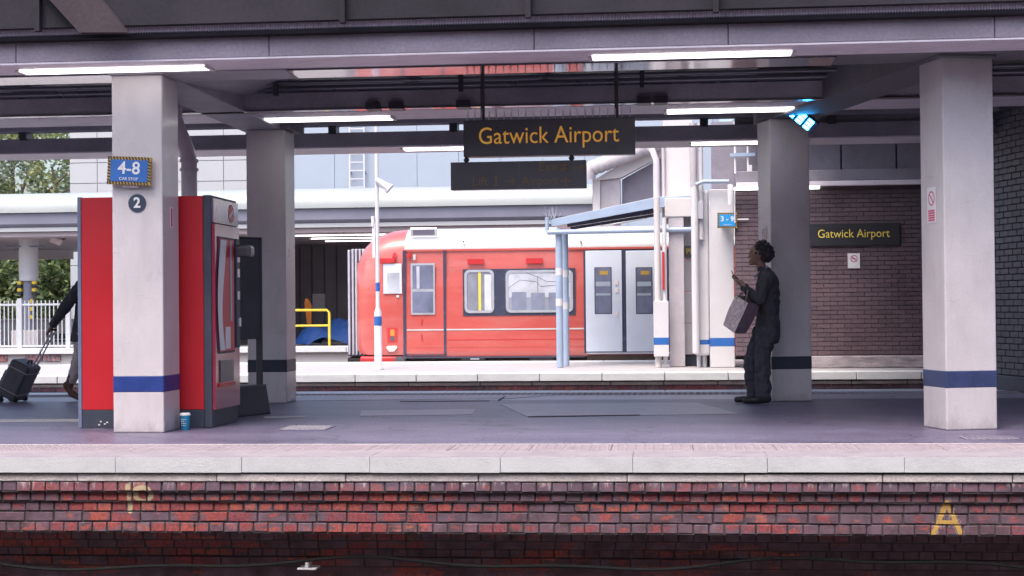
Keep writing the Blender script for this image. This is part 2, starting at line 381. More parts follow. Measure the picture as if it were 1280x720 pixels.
def asphalt():
    m, nt, b = newmat('platform_asphalt')
    p = pos(nt); ps = pos(nt, (.35, 1.2, 1))
    n1 = noise(nt, ps, 1.6, 8, .65); n2 = noise(nt, p, 34, 6, .85); n3 = noise(nt, p, 6, 7, .75)
    r1 = ramp(nt, [(.3, (.1,.086,.146)), (.7, (.158,.137,.212))]); nt.links.new(n1, r1.inputs[0])
    r2 = ramp(nt, [(.3, (.3,)*3), (.5, (.95,)*3), (.7, (2.0,)*3)]); nt.links.new(n2, r2.inputs[0])
    r3 = ramp(nt, [(.35, (.75,)*3), (.65, (1.2,)*3)]); nt.links.new(n3, r3.inputs[0])
    c = mixc(nt, 1, mixc(nt, 1, r1.outputs[0], r2.outputs[0], 'MULTIPLY'), r3.outputs[0], 'MULTIPLY')
    # gum spots, spills and hairline cracks
    v = nd(nt, 'ShaderNodeTexVoronoi'); v.inputs['Scale'].default_value = 3.2; nt.links.new(p, v.inputs['Vector'])
    gum = math_(nt, 'LESS_THAN', v.outputs['Distance'], .05)
    c = mixc(nt, math_(nt, 'MULTIPLY', gum, .45), c, (.3,.29,.34))
    v3 = nd(nt, 'ShaderNodeTexVoronoi'); v3.inputs['Scale'].default_value = 2.1; nt.links.new(pos(nt, (1.3, .9, 1)), v3.inputs['Vector'])
    c = mixc(nt, math_(nt, 'MULTIPLY', math_(nt, 'LESS_THAN', v3.outputs['Distance'], .06), .6), c, (.04,.036,.05))
    ns = noise(nt, pos(nt, (.5, 1.0, 1)), 2.3, 6, .7, 1.2); rs = ramp(nt, [(.56, (0,0,0)), (.66, (.45,)*3)]); nt.links.new(ns, rs.inputs[0])
    c = mixc(nt, rs.outputs[0], c, (.07,.06,.09))
    vc = nd(nt, 'ShaderNodeTexVoronoi', feature='DISTANCE_TO_EDGE'); vc.inputs['Scale'].default_value = .55
    wv = nd(nt, 'ShaderNodeVectorMath', operation='ADD'); nt.links.new(p, wv.inputs[0]); nn = nd(nt, 'ShaderNodeTexNoise'); nn.inputs['Scale'].default_value = 1.7; nn.inputs['Detail'].default_value = 5; nt.links.new(p, nn.inputs['Vector']); nt.links.new(nn.outputs['Color'], wv.inputs[1]); nt.links.new(wv.outputs[0], vc.inputs['Vector'])
    c = mixc(nt, math_(nt, 'MULTIPLY', math_(nt, 'LESS_THAN', vc.outputs['Distance'], .006), .7), c, (.035,.03,.042))
    nt.links.new(c, b.inputs['Base Color']); setin(b, 'Specular IOR Level', .55)
    rr = nd(nt, 'ShaderNodeMapRange'); rr.inputs[3].default_value = .34; rr.inputs[4].default_value = .56; nt.links.new(n3, rr.inputs[0]); nt.links.new(rr.outputs[0], b.inputs['Roughness'])
    bp = nd(nt, 'ShaderNodeBump'); bp.inputs['Strength'].default_value = .3; bp.inputs['Distance'].default_value = .005
    nt.links.new(n2, bp.inputs['Height']); nt.links.new(bp.outputs[0], b.inputs['Normal'])
    return m
M['asphalt'] = asphalt()
M['asphalt_pale'] = mat('asphalt_patch_pale', (.23, .208, .275), .4, .15, 3, .35, 75, .25, dirt=(.12,.105,.15), dirt_amt=.6, dscale=(1.5,3,1))
M['paving_pale'] = mat('backlit_pale_paving', (.36, .335, .41), .4, .15, 3, .25, 40, .25, dirt=(.25,.225,.29), dirt_amt=.6, dscale=(1,3,1))  # paler platform tone with the back light put into its colour
M['asphalt_dark'] = mat('asphalt_joint_dark', (.085, .076, .105), .85, .1, 3, .2, 140, .3)
M['line_white'] = mat('worn_white_line', (.42, .4, .43), .7, .15, 6, .2, 90, .2)

# near platform-face brick: fired red, soot, lime bloom and two painted marks
def brickmat(name, per_island=False, paint=True, shade_bias=0.0):
    m, nt, b = newmat(name)
    g = nd(nt, 'ShaderNodeNewGeometry'); P = g.outputs['Position']
    if per_island: rnd = g.outputs['Random Per Island']
    else: rnd = nd(nt, 'ShaderNodeObjectInfo').outputs['Random']
    base = ramp(nt, [(0, (.24,.075,.095)), (.3, (.32,.08,.085)), (.65, (.4,.1,.085)), (.9, (.46,.14,.1)), (1, (.28,.12,.15))])
    nt.links.new(rnd, base.inputs[0])
    nf = noise(nt, P, 55, 5, .7)
    rf = ramp(nt, [(.3, (.6,)*3), (.7, (1.45,)*3)]); nt.links.new(nf, rf.inputs[0])
    c = mixc(nt, 1, base.outputs[0], rf.outputs[0], 'MULTIPLY')
    sep = nd(nt, 'ShaderNodeSeparateXYZ'); nt.links.new(P, sep.inputs[0]); X, Y, Z = sep.outputs
    # soot: patchy, brick by brick, thicker on the stretch by the painted A
    ns = noise(nt, pos(nt, (1.0, 1, 3.2)), 1.5, 9, .78); ns = math_(nt, 'MULTIPLY_ADD', math_(nt, 'SUBTRACT', ns, .5), 1.5, .48)
    bias = math_(nt, 'MULTIPLY_ADD', rnd, .16, -.08)
    nmot = noise(nt, P, 26, 6, .75); bias = math_(nt, 'ADD', bias, math_(nt, 'MULTIPLY_ADD', nmot, .3, -.15))
    if not per_island:
        tc = nd(nt, 'ShaderNodeTexCoord'); so = nd(nt, 'ShaderNodeSeparateXYZ'); nt.links.new(tc.outputs['Object'], so.inputs[0])
        ex = math_(nt, 'POWER', math_(nt, 'MULTIPLY', math_(nt, 'ABSOLUTE', so.outputs[0]), 19.0), 4.0, clamp=True); ez = math_(nt, 'POWER', math_(nt, 'MULTIPLY', math_(nt, 'ABSOLUTE', so.outputs[2]), 31.0), 4.0, clamp=True)
        bias = math_(nt, 'ADD', bias, math_(nt, 'MULTIPLY', math_(nt, 'MAXIMUM', ex, ez), .14))
    xr = nd(nt, 'ShaderNodeMapRange'); xr.inputs[1].default_value = .6; xr.inputs[2].default_value = 2.0
    xr.inputs[3].default_value = 0; xr.inputs[4].default_value = .13; nt.links.new(X, xr.inputs[0])
    s = math_(nt, 'ADD', math_(nt, 'ADD', ns, bias), math_(nt, 'ADD', xr.outputs[0], shade_bias))
    rs = ramp(nt, [(.47, (0,0,0)), (.55, (.9,)*3)]); nt.links.new(s, rs.inputs[0])
    nc = noise(nt, P, 7, 4)
    sc = ramp(nt, [(.3, (.06,.05,.065)), (.7, (.2,.145,.2))]); nt.links.new(nc, sc.inputs[0])
    c = mixc(nt, rs.outputs[0], c, sc.outputs[0])
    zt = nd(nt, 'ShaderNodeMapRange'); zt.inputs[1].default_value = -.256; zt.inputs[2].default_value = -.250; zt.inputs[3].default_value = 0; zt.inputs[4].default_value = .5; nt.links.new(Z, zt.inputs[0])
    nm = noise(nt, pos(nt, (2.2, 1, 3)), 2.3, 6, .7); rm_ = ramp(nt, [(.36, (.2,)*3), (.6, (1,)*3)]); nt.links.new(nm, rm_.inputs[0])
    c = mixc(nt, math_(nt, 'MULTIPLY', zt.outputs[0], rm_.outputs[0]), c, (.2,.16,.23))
    # lime bloom running down from the stone course
    nl = noise(nt, pos(nt, (16, 1, 3.0)), 1.5, 6, .7)
    zr = nd(nt, 'ShaderNodeMapRange'); zr.inputs[1].default_value = -.33; zr.inputs[2].default_value = -.18
    zr.inputs[3].default_value = -.34; zr.inputs[4].default_value = .0; nt.links.new(Z, zr.inputs[0])
    rl = ramp(nt, [(.49, (0,0,0)), (.6, (.8,)*3)]); nt.links.new(math_(nt, 'ADD', nl, zr.outputs[0]), rl.inputs[0])
    c = mixc(nt, rl.outputs[0], c, (.56, .49, .5))
    nb = noise(nt, pos(nt, (3, 1, 6)), 2.7, 7, .75)
    rb = ramp(nt, [(.66, (0,0,0)), (.74, (.6,)*3)]); nt.links.new(nb, rb.inputs[0])
    c = mixc(nt, rb.outputs[0], c, (.42, .37, .43))
    if paint:
        def seg(ax_, az, bx, bz):
            dx, dz = bx - ax_, bz - az; L2 = dx*dx + dz*dz
            px = math_(nt, 'SUBTRACT', X, ax_); pz = math_(nt, 'SUBTRACT', Z, az)
            t = math_(nt, 'DIVIDE', math_(nt, 'ADD', math_(nt, 'MULTIPLY', px, dx), math_(nt, 'MULTIPLY', pz, dz)), L2, clamp=True)
            ex = math_(nt, 'SUBTRACT', px, math_(nt, 'MULTIPLY', t, dx)); ez = math_(nt, 'SUBTRACT', pz, math_(nt, 'MULTIPLY', t, dz))
            return math_(nt, 'SQRT', math_(nt, 'ADD', math_(nt, 'MULTIPLY', ex, ex), math_(nt, 'MULTIPLY', ez, ez)))
        def xz(px, py): q = at(px, py, 11.02); return q.x, q.z
        A1, A2, A3 = xz(1166, 669), xz(1183, 627), xz(1202, 669)
        C1, C2 = xz(1173, 653), xz(1195, 653)
        d = math_(nt, 'MINIMUM', math_(nt, 'MINIMUM', seg(*A1, *A2), seg(*A2, *A3)), seg(*C1, *C2))
        I1, I2 = xz(163, 606), xz(163, 639); O = xz(181, 617)
        di = seg(*I1, *I2)
        ox = math_(nt, 'MULTIPLY', math_(nt, 'SUBTRACT', X, O[0]), .9); oz = math_(nt, 'SUBTRACT', Z, O[1])
        dO = math_(nt, 'ABSOLUTE', math_(nt, 'SUBTRACT', math_(nt, 'SQRT', math_(nt, 'ADD', math_(nt, 'MULTIPLY', ox, ox), math_(nt, 'MULTIPLY', oz, oz))), .052))
        wob = math_(nt, 'MULTIPLY_ADD', noise(nt, P, 45, 5, .7), .022, -.011)
        dA = math_(nt, 'ADD', d, wob); dI = math_(nt, 'ADD', math_(nt, 'MINIMUM', di, dO), math_(nt, 'MULTIPLY', wob, 1.3))
        wear = math_(nt, 'GREATER_THAN', noise(nt, P, 70, 4, .8), .4)
        kA = math_(nt, 'MULTIPLY', math_(nt, 'LESS_THAN', dA, .0165), wear)
        kI = math_(nt, 'MULTIPLY', math_(nt, 'LESS_THAN', dI, .017), wear)
        halo = math_(nt, 'MULTIPLY', math_(nt, 'MULTIPLY', math_(nt, 'LESS_THAN', dA, .032), .35), math_(nt, 'GREATER_THAN', noise(nt, P, 60, 3), .52))
        c = mixc(nt, halo, c, (.45, .45, .5))
        c = mixc(nt, kI, c, (.58, .47, .3))
        c = mixc(nt, kA, c, (.6, .37, .1))
    nt.links.new(c, b.inputs['Base Color']); b.inputs['Roughness'].default_value = .78; setin(b, 'Specular IOR Level', .35)
    bp = nd(nt, 'ShaderNodeBump'); bp.inputs['Strength'].default_value = .7; bp.inputs['Distance'].default_value = .006
    nt.links.new(nf, bp.inputs['Height']); nt.links.new(bp.outputs[0], b.inputs['Normal'])
    return m
M['brick'] = brickmat('platform_brick')
M['brick_joined'] = brickmat('platform_brick_joined', True, True)
M['brick_plain'] = brickmat('platform_brick_plain', True, False)
M['brick_low'] = brickmat('platform_brick_low', True, False, .08)  # lower courses coloured darker to stand in for shade under the overhang
def wallbrick(name, a, b_, per_island):
    m, nt, b = newmat(name)
    g = nd(nt, 'ShaderNodeNewGeometry')
    rnd = g.outputs['Random Per Island'] if per_island else nd(nt, 'ShaderNodeObjectInfo').outputs['Random']
    r = ramp(nt, [(0, a), (1, b_)]); nt.links.new(rnd, r.inputs[0])
    n = noise(nt, g.outputs['Position'], 30, 5); rf = ramp(nt, [(.3, (.8,)*3), (.7, (1.2,)*3)]); nt.links.new(n, rf.inputs[0])
    n2 = noise(nt, pos(nt, (.8,.8,.5)), 1, 4); r2 = ramp(nt, [(.3, (.75,)*3), (.7, (1.2,)*3)]); nt.links.new(n2, r2.inputs[0])
    c = mixc(nt, 1, mixc(nt, 1, r.outputs[0], rf.outputs[0], 'MULTIPLY'), r2.outputs[0], 'MULTIPLY')
    nt.links.new(c, b.inputs['Base Color']); b.inputs['Roughness'].default_value = .55
    return m
M['brick_far'] = wallbrick('plum_brick', (.115,.08,.098), (.155,.103,.122), True)
M['brick_right'] = wallbrick('slate_brick', (.085,.083,.108), (.115,.113,.145), False); M['brick_right_joined'] = wallbrick('slate_brick_joined', (.085,.083,.108), (.115,.113,.145), True)

# ================================================================== SETTING
g0 = struct(MB().box(-200, 200, -60, 260, -1.6, -1.3).build('ground', M['soil']))
tb = struct(MB().box(-60, 60, 4.5, 11.3, -1.29, -1.12).build('track_bed', M['ballast']))
tb = struct(MB().box(-60, 60, 19.5, 25.3, -1.29, -1.12).build('track_bed', M['ballast']))
tb = struct(MB().box(-60, 60, 30.6, 36.6, -1.29, -1.12).build('track_bed', M['ballast']))
cp = struct(MB().box(-40, 40, -6, 4.5, -1.29, -.004).build('camera_platform', M['far_concrete'], bevel=.01))

# ---- near platform
plat = struct(MB().box(-40, 40, 11.5, 19.5, -1.29, -.03).build('platform', M['mortar']))
MB().box(-40, 40, 11.925, 17.75, -.1, 0).build('asphalt_surface', M['asphalt'], plat)
MB().box(-40, 40, 17.752, 18.62, -.1, 0).build('backlit_paving', M['paving_pale'], plat)  # pale band imitates back light glancing off the asphalt
XL, XR = -5.6, 3.1
jit = random.uniform
# coping stones along the near edge
x = XL - 3.0; i = 0
while x < XR + 3.0:
    L = .93
    h = jit(-.003, .003)
    o = MB().box(x + .0015, x + L - .0015, 10.93 + jit(-.002, .002), 11.38, -.113 + h, h * .5).build('coping_stone', M['coping'], plat, .003)
    o.data.materials.append(M['coping_top'])
    for p in o.data.polygons:
        if p.normal.z > .7: p.material_index = 1
    x += L
# tactile slabs with raised blisters
x = XL - 3.2
while x < XR + 3.0:
    MB().box(x + .002, x + .6 - .002, 11.384, 11.92, -.06, .001 + jit(0, .002)).build('tactile_slab', M['tactile'], plat, .003)
    x += .6
def blisters(x0, x1, y0, y1, z, px, py, r, h):
    vs_ = []; fs = []; nx = int((x1 - x0) / px); ny = int((y1 - y0) / py)
    for a in range(nx):
        for c in range(ny):
            cx = x0 + (a + .5) * px; cy = y0 + (c + .5) * py; b0 = len(vs_)
            for k in range(6):
                q = k * math.pi / 3; vs_.append((cx + r*math.cos(q), cy + r*math.sin(q), z))
            for k in range(6):
                q = k * math.pi / 3; vs_.append((cx + r*.6*math.cos(q), cy + r*.6*math.sin(q), z + h))
            fs += [(b0+k, b0+(k+1) % 6, b0+6+(k+1) % 6, b0+6+k) for k in range(6)] + [tuple(b0+6+k for k in range(6))]
    m = MB(); m.add(vs_, fs); return m
stuff(blisters(XL - .6, XR + .6, 11.42, 11.9, .002, .0667, .0667, .016, .006).build('tactile_blisters', M['tactile'], plat))
MB().box(-40, 40, 11.922, 11.948, -.05, .003).build('edging_strip', M['stone'], plat)
# pale stone course
x = XL - 3.1
while x < XR + 3.0:
    L = jit(.72, 1.05)
    MB().box(x + .002, x + L - .003, 10.95 + jit(-.004, .006), 11.36, -.18, -.124).build('stone_block', M['stone'], plat, .006)
    x += L
# brick face: five courses in full view, then courses stepping back into the dark
HW, BH, PIT_Z = .1085, .0645, .0745
hdr = mesh_only(MB().box(-.0505, .0505, 0, .1, -BH/2, BH/2), 'brick', M['brick'], .004)
strm = mesh_only(MB().box(-.1048, .1048, 0, .1, -BH/2, BH/2), 'brick', M['brick'], .004)
rows = [('h', 10.96), ('h', 10.992), ('h', 11.012), ('s', 11.014), ('h', 11.014), ('h', 11.15), ('s', 11.25), ('h', 11.36), ('s', 11.36)]
joined = MB(); low = MB(); nb_ind = 0
for ri, (k, Yf) in enumerate(rows):
    zc = -.185 - BH/2 - ri * PIT_Z
    w = HW if k == 'h' else HW * 2
    x = XL - 2.4 + jit(0, w)
    while x < XR + 2.4:
        yj = Yf + jit(-.004, .004); zj = zc + jit(-.002, .002); xj = x + jit(-.002, .002)
        inframe = -4.93 < x < 2.52 and ri < 5
        if inframe and nb_ind < 300:
            inst(hdr if k == 'h' else strm, 'brick', plat, (xj, yj, zj), (jit(-.01,.01), jit(-.012,.012), jit(-.02,.02)), (jit(.95,1), 1, jit(.94,1.02)))
            nb_ind += 1
        else:
            hw = w/2 - .0042
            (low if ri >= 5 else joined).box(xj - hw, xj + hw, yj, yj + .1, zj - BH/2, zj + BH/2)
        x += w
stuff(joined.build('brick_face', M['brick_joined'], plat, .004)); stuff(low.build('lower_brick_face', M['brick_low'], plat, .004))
mm = MB()
for ri, (k, Yf) in enumerate(rows):
    zt = -.185 - ri * PIT_Z
    mm.box(-40, 40, Yf + .009, 11.6 + .001 * ri, zt - PIT_Z + .0005, zt + .0005 if ri else -.181)
mm.build('mortar_bed', M['mortar'], plat, fix=False)
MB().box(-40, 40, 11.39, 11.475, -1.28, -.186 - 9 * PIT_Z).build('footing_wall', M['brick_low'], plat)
# cable clipped along the foot of the face
pts = [at(px, 705 + 6 * math.sin(px / 95.0) + 3 * math.sin(px / 41.0), 11.16) for px in range(-120, 1420, 20)]
tag(MB().tube(pts, .012, 8).build('trackside_cable', M['rubber']), 'black cable sagging along the foot of the brick platform face', 'cable')
cl = at(384, 711, 11.15)
o = thing('cable_clip', 'small white splashed cable clip on the dark lower bricks', 'clip', cl)
MB().box(cl.x - .07, cl.x + .07, cl.y - .02, cl.y + .12, cl.z - .006, cl.z + .006).build('plate', M['white'], o, .002)
MB().box(cl.x - .012, cl.x + .012, cl.y - .015, cl.y + .11, cl.z + .006, cl.z + .045).build('peg', M['white'], o, .002)
# back edge: tactile strip and coping
MB().box(-40, 40, 18.64, 19.2, -.1, .001).build('back_tactile_strip', M['coping_top'], plat)
stuff(blisters(-10, 5, 18.7, 19.15, .001, .075, .075, .022, .008).build('back_tactile_blisters', M['tactile'], plat))
x = -12.0
while x < 8:
    MB().box(x + .003, x + 1.197, 19.21, 19.74, -.12, .002).build('back_coping_stone', M['coping'], plat, .006); x += 1.2
# patches, joint lines and the worn line on the asphalt
def sheet(name, pix, matl, z, parent):
    P = [gr(px, py, z) for px, py in pix]; m = MB(); n = len(P)
    m.add([(p.x, p.y, z) for p in P] + [(p.x, p.y, z - .003) for p in P], [tuple(range(n))] + [tuple(range(n, 2*n))[::-1]] + [(i, i + n, (i+1) % n + n, (i+1) % n) for i in range(n)])
    return m.build(name, matl, parent)
sheet('asphalt_patch', [(452,513),(595,511),(590,518),(450,520)], M['asphalt_pale'], .004, plat)
sheet('asphalt_patch', [(625,505),(870,503),(925,517),(660,521)], M['asphalt_pale'], .004, plat)
sheet('asphalt_patch', [(370,494),(700,493),(640,498),(365,501)], M['asphalt_pale'], .004, plat)
sheet('patch_joint', [(500,501.2),(612,500.5),(612,500.9),(500,501.7)], M['asphalt_dark'], .008, plat)
sheet('patch_joint', [(660,520.0),(800,518.0),(800,518.4),(660,520.7)], M['asphalt_dark'], .008, plat)
sheet('patch_joint', [(622,500),(630,495.2),(632,495.4),(624.5,500.3)], M['asphalt_dark'], .008, plat)
sheet('worn_line', [(-60,524.5),(102,523.5),(102,526.5),(-60,527.5)], M['line_white'], .004, plat)
sheet('worn_line', [(330,520.5),(385,519.5),(380,521),(330,522)], M['line_white'], .004, plat)
# drain cover and access cover
def cover(px, py, w, d, label, bump):
    c = gr(px, py); o = thing('drain_cover', label, 'drain cover', (c.x, c.y, 0))
    MB().box(c.x - w/2, c.x + w/2, c.y - d/2, c.y + d/2, .001, .008).build('plate', M['asphalt_pale'], o, .002)
    m = MB(); k = 0
    yy = c.y - d/2 + .04
    while yy < c.y + d/2 - .02:
        xx = c.x - w/2 + .03 + (.02 if k % 2 else 0)
        while xx < c.x + w/2 - .02:
            m.box(xx - .009, xx + .009, yy - .013, yy + .013, .0085, .014); xx += .045
        yy += .05; k += 1
    stuff(m.build('tread_studs', bump, o))
cover(384, 535.5, .42, .42, 'studded pale metal drain cover set in the asphalt near the vending machine', M['line_white'])
cover(1236, 548, .4, .3, 'worn access cover in the asphalt beside the brick side wall', M['asphalt_pale'])

# ---- far platform (the one the train stands at)
fplat = struct(MB().box(-40, 40, 25.4, 30.75, -1.29, -.005).build('far_platform', M['far_concrete']))
x = -12.0
while x < 8:
    L = 1.0
    o = MB().box(x + .006, x + L - .006, 24.95 + jit(-.005,.005), 25.45, -.125, jit(0,.004)).build('coping_stone', M['coping'], fplat, .008); x += L
x = -12.0
while x < 8:
    L = jit(.8, 1.4)
    MB().box(x + .005, x + L - .01, 25.03 + jit(-.01,.02), 25.4, -.195, -.145).build('stone_block', M['stone'], fplat, .008); x += L
m = MB(); xx = -12
for ri in range(4):
    xx = -12 + jit(0, .2)
    while xx < 8:
        m.box(xx + .005, xx + .212, 25.06 + jit(-.008,.008), 25.38, -.205 - ri*.075 - .064, -.205 - ri*.075); xx += .217
stuff(m.build('brick_face', M['brick_plain'], fplat))
MB().box(-40, 40, 25.08, 25.41, -1.28, -.13).build('mortar_bed', M['mortar'], fplat)
x = -12.0
while x < 8:
    MB().box(x + .004, x + 1.196, 30.2, 30.9, -.13, .004).build('back_coping_stone', M['coping'], fplat, .008); x += 1.2

# ---- distant platform beyond the train
dplat = struct(MB().box(-45, 40, 36.6, 47, -1.29, .17).build('distant_platform', M['far_concrete']))
x = -30.0
while x < 4:
    MB().box(x + .006, x + 1.494, 36.4, 36.95, .05, .185).build('coping_stone', M['coping'], dplat, .01); x += 1.5
MB().box(-45, 40, 36.55, 36.61, -1.28, .045).build('face_wall', M['offwhite'], dplat)
x = -22
while x < -13:
    MB().box(x, x + .42, 36.5, 36.56, -.12, .04).build('face_brick', M['brick_plain'], dplat, .006); x += jit(.45, 1.3)

# ---- unseen masses added to cut the light: concourse deck, camera-side canopy and building
cb = thing('concourse_light_blocker', 'unseen dark concourse deck added to shade the plum and slate brick walls', 'bridge', (12, 24, 4.4))
MB().box(2.2, 30, 13.2, 33.5, 4.46, 5.2).build('deck', M['beam'], cb)
MB().box(9.0, 9.3, 13.2, 33.5, -1.2, 4.459).build('end_wall', M['brick_far'], cb)
ob = thing('canopy_light_blocker', 'unseen canopy added on the camera side to cut the front light', 'canopy', (0, 0, 0))
MB().box(-40, 40, -7, 6.2, 3.5, 3.75).build('roof_deck', M['roof_dark'], ob)
for X in (-18, -9, 9, 18): MB().box(X - .2, X + .2, -2.2, -1.8, -.003, 3.5).build('post', M['cream'], ob)
sb_ = thing('building_light_blocker', 'unseen building added behind the camera to block low front light', 'building', (0, -8, 0))
MB().box(-40, 40, -12, -7.01, -1.29, 7.5).build('wall', M['lilac'], sb_)

# ================================================================== NEAR CANOPY
can = thing('platform_canopy', 'dark low canopy with concrete beams and strip lights over the near platform', 'canopy', (-1.5, 16, 3.1))
MB().box(-14, 9, 12.28, 20.45, 3.72, 3.84).build('roof_deck', M['roof_dark'], can)
x = -13.6
while x < 9:
    MB().box(x, x + .09, 13.6, 19.4, 3.6, 3.721).build('purlin', M['roof_dark'], can); x += 1.53
# front fascia, corrugated strip and beam
MB().box(-14, 9, 12.3, 12.38, 3.375, 3.9).build('fascia', M['fascia'], can)
m = MB(); n = 0; x = -9.0; pr_ = []
while x < 6:
    pr_.append((x, 12.392 + (.012 if n % 2 else 0))); x += .011; n += 1
m.extrude(pr_, 3.325, 3.44, 'z', closed=False); m.build('corrugated_strip', M['corr'], can, fix=False)
for a, b_ in [(-14, -5.35), (-5.35, -3.2), (-3.2, -1.02), (-1.02, .53), (.53, 2.6), (2.6, 9)]:
    MB().box(a + .003, b_ - .003, 12.5, 13.05, 3.125, 3.295).build('edge_beam', M['beam'], can, .006)
MB().box(-14, 9, 12.395, 12.52, 3.2955, 3.333).build('beam_cap', M['fascia'], can)
MB().box(-14, 9, 12.505, 13.045, 3.11, 3.1245).build('soffit_strip', M['soffit'], can)
for px in (47, 428, 660, 895):
    c = at(px, 20, 12.26); MB().box(c.x - .022, c.x + .022, 12.24, 12.3, 3.34, 3.9).build('hanger', M['fascia'], can)
    MB().box(c.x - .06, c.x + .06, 12.42, 12.468, 3.33, 3.375).build('hanger_shoe', M['black_metal'], can)
P = [at(px, py, 12.22) for px, py in ((50, -14), (116, -14), (160, 41), (100, 41))]
MB().extrude([(q.x, q.z) for q in P], 12.2, 12.29, 'y').build('brace', M['fascia_brace'], can)
# column-line beams with a high-gloss underside
for a, b_ in [(-14, -4.77), (-3.2, 1.45)]:
    MB().box(a, b_, 13.1, 13.56, 3.115, 3.5).build('main_beam', M['roof_dark'], can)
    MB().box(a + .005, b_ - .005, 13.11, 13.55, 3.1, 3.1145).build('gloss_soffit', M['mirror_soffit'], can)
MB().box(-4.28, -3.205, 13.06, 13.57, 3.1, 3.6).build('beam_haunch', M['roof_dark'], can)
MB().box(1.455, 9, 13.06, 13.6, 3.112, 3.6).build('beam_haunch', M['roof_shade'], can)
MB().box(-4.77, -4.285, 13.06, 17.9, 3.095, 3.71).build('cross_beam', M['roof_dark'], can, .01)
c0 = Vector((2.47, 13.46, 3.4)); c1 = Vector((1.36, 17.46, 3.4))
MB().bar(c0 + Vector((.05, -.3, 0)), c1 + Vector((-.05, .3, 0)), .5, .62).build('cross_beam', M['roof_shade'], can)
m = MB(); m.add([(-4.28,13.6,3.1),(-4.28,13.6,3.7),(-4.28,16.4,3.7),(-4.28,16.4,3.3),(-3.3,13.6,3.3),(-3.3,13.6,3.7),(-3.3,14.6,3.7),(-3.3,14.6,3.45)],
      [(0,1,2,3),(4,7,6,5),(0,4,5,1),(3,2,6,7),(0,3,7,4),(1,5,6,2)]); m.build('haunch', M['roof_dark'], can)
# conduits and flange lines under the deck
for Y, z, r in [(15.35, 3.33, .022), (15.62, 3.31, .03), (15.9, 3.32, .018), (16.15, 3.34, .04)]:
    MB().tube([(-13, Y, z), (8, Y, z)], r, 8).build('conduit', M['conduit'], can)
MB().box(-13, 8, 15.72, 15.80, 3.105, 3.28).build('flange_beam', M['roof_dark'], can)
MB().box(-13, 8, 15.70, 15.82, 3.095, 3.1045).build('gloss_flange', M['mirror_soffit'], can)
for px in (466, 495, 579, 805, 826): 
    X = ax(px, 15.7, 130); MB().box(X - .07, X + .07, 15.66, 15.86, 3.088, 3.16).build('flange_clamp', M['black_metal'], can)
for X in (ax(579, 15.5, 110), ax(803, 15.5, 110), ax(350, 15.5, 110)):
    MB().box(X - .022, X + .022, 15.3, 15.36, 3.2, 3.73).build('duct_hanger', M['black_metal'], can)
# second light row, over the far columns
MB().box(-13, 8, 16.1, 16.86, 3.14, 3.35).build('light_row_beam', M['roof_dark'], can)
MB().box(-13, 8, 16.11, 16.85, 3.125, 3.1395).build('soffit_strip', M['soffit'], can)
MB().box(-13, 8, 17.25, 17.8, 3.32, 3.5).build('column_beam', M['roof_dark'], can)
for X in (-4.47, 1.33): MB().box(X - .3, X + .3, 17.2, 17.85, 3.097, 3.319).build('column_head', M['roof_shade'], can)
# back edge: downstand with a gap of daylight above
MB().box(-13, 8, 19.5, 19.62, 3.125, 3.30).build('back_fascia', M['roof_dark'], can)
MB().box(-13, 8, 19.35, 19.62, 3.385, 3.72).build('back_roof_beam', M['roof_dark'], can)
MB().box(-13, 8, 19.625, 20.3, 3.14, 3.19).build('back_beam', M['roof_dark'], can)
MB().box(-13, 8, 19.51, 20.3, 3.108, 3.1245).build('back_soffit_strip', M['soffit'], can)
for px in (30, 214, 313, 372, 416, 567, 880, 960, 1040):
    X = ax(px, 19.5, 157); MB().box(X - .05, X + .05, 19.45, 19.66, 3.28, 3.41).build('gap_bracket', M['black_metal'], can)
MB().box(.9, 8, 19.63, 19.7, 3.2, 3.41).build('gap_infill', M['roof_dark'], can)

# strip lights
def striplight(x0, x1, y0, y1, zb, label):
    o = thing('strip_light', label, 'strip light', ((x0+x1)/2, (y0+y1)/2, zb), group='fluorescent strip lights under the canopy')
    MB().box(x0, x1, y0, y1, zb - .012, zb - .001).build('diffuser', M['lamp'], o, .003)
    MB().box(x0 - .035, x0 - .001, y0 - .004, y1 + .004, zb - .018, zb - .001).build('end_cap', M['lamp_body'], o, .003)
    MB().box(x1 + .001, x1 + .035, y0 - .004, y1 + .004, zb - .018, zb - .001).build('end_cap', M['lamp_body'], o, .003)
striplight(gr(22,88,3.1).x, gr(253,82,3.1).x, 12.76, 12.96, 3.108, 'strip light on the front beam above the column numbered 2')
striplight(gr(740,70,3.1).x, gr(990,64,3.1).x, 12.76, 12.96, 3.108, 'strip light on the front beam above the hanging station name sign')
zB = 3.123
striplight(gr(298,149,zB).x, gr(487,145,zB).x, 16.52, 16.8, zB, 'strip light on the second beam beside the square column behind the vending machine')
striplight(gr(834,137,zB).x, gr(1030,133,zB).x, 16.52, 16.8, zB, 'strip light on the second beam above the tilted cyan display')
striplight(gr(499,183,3.1).x, gr(690,180,3.1).x, 19.7, 19.95, 3.106, 'strip light on the back edge behind the hanging station name sign')
striplight(gr(865,176,3.1).x, gr(1013,173,3.1).x, 19.7, 19.95, 3.106, 'strip light on the back edge behind the column with the leaning person')

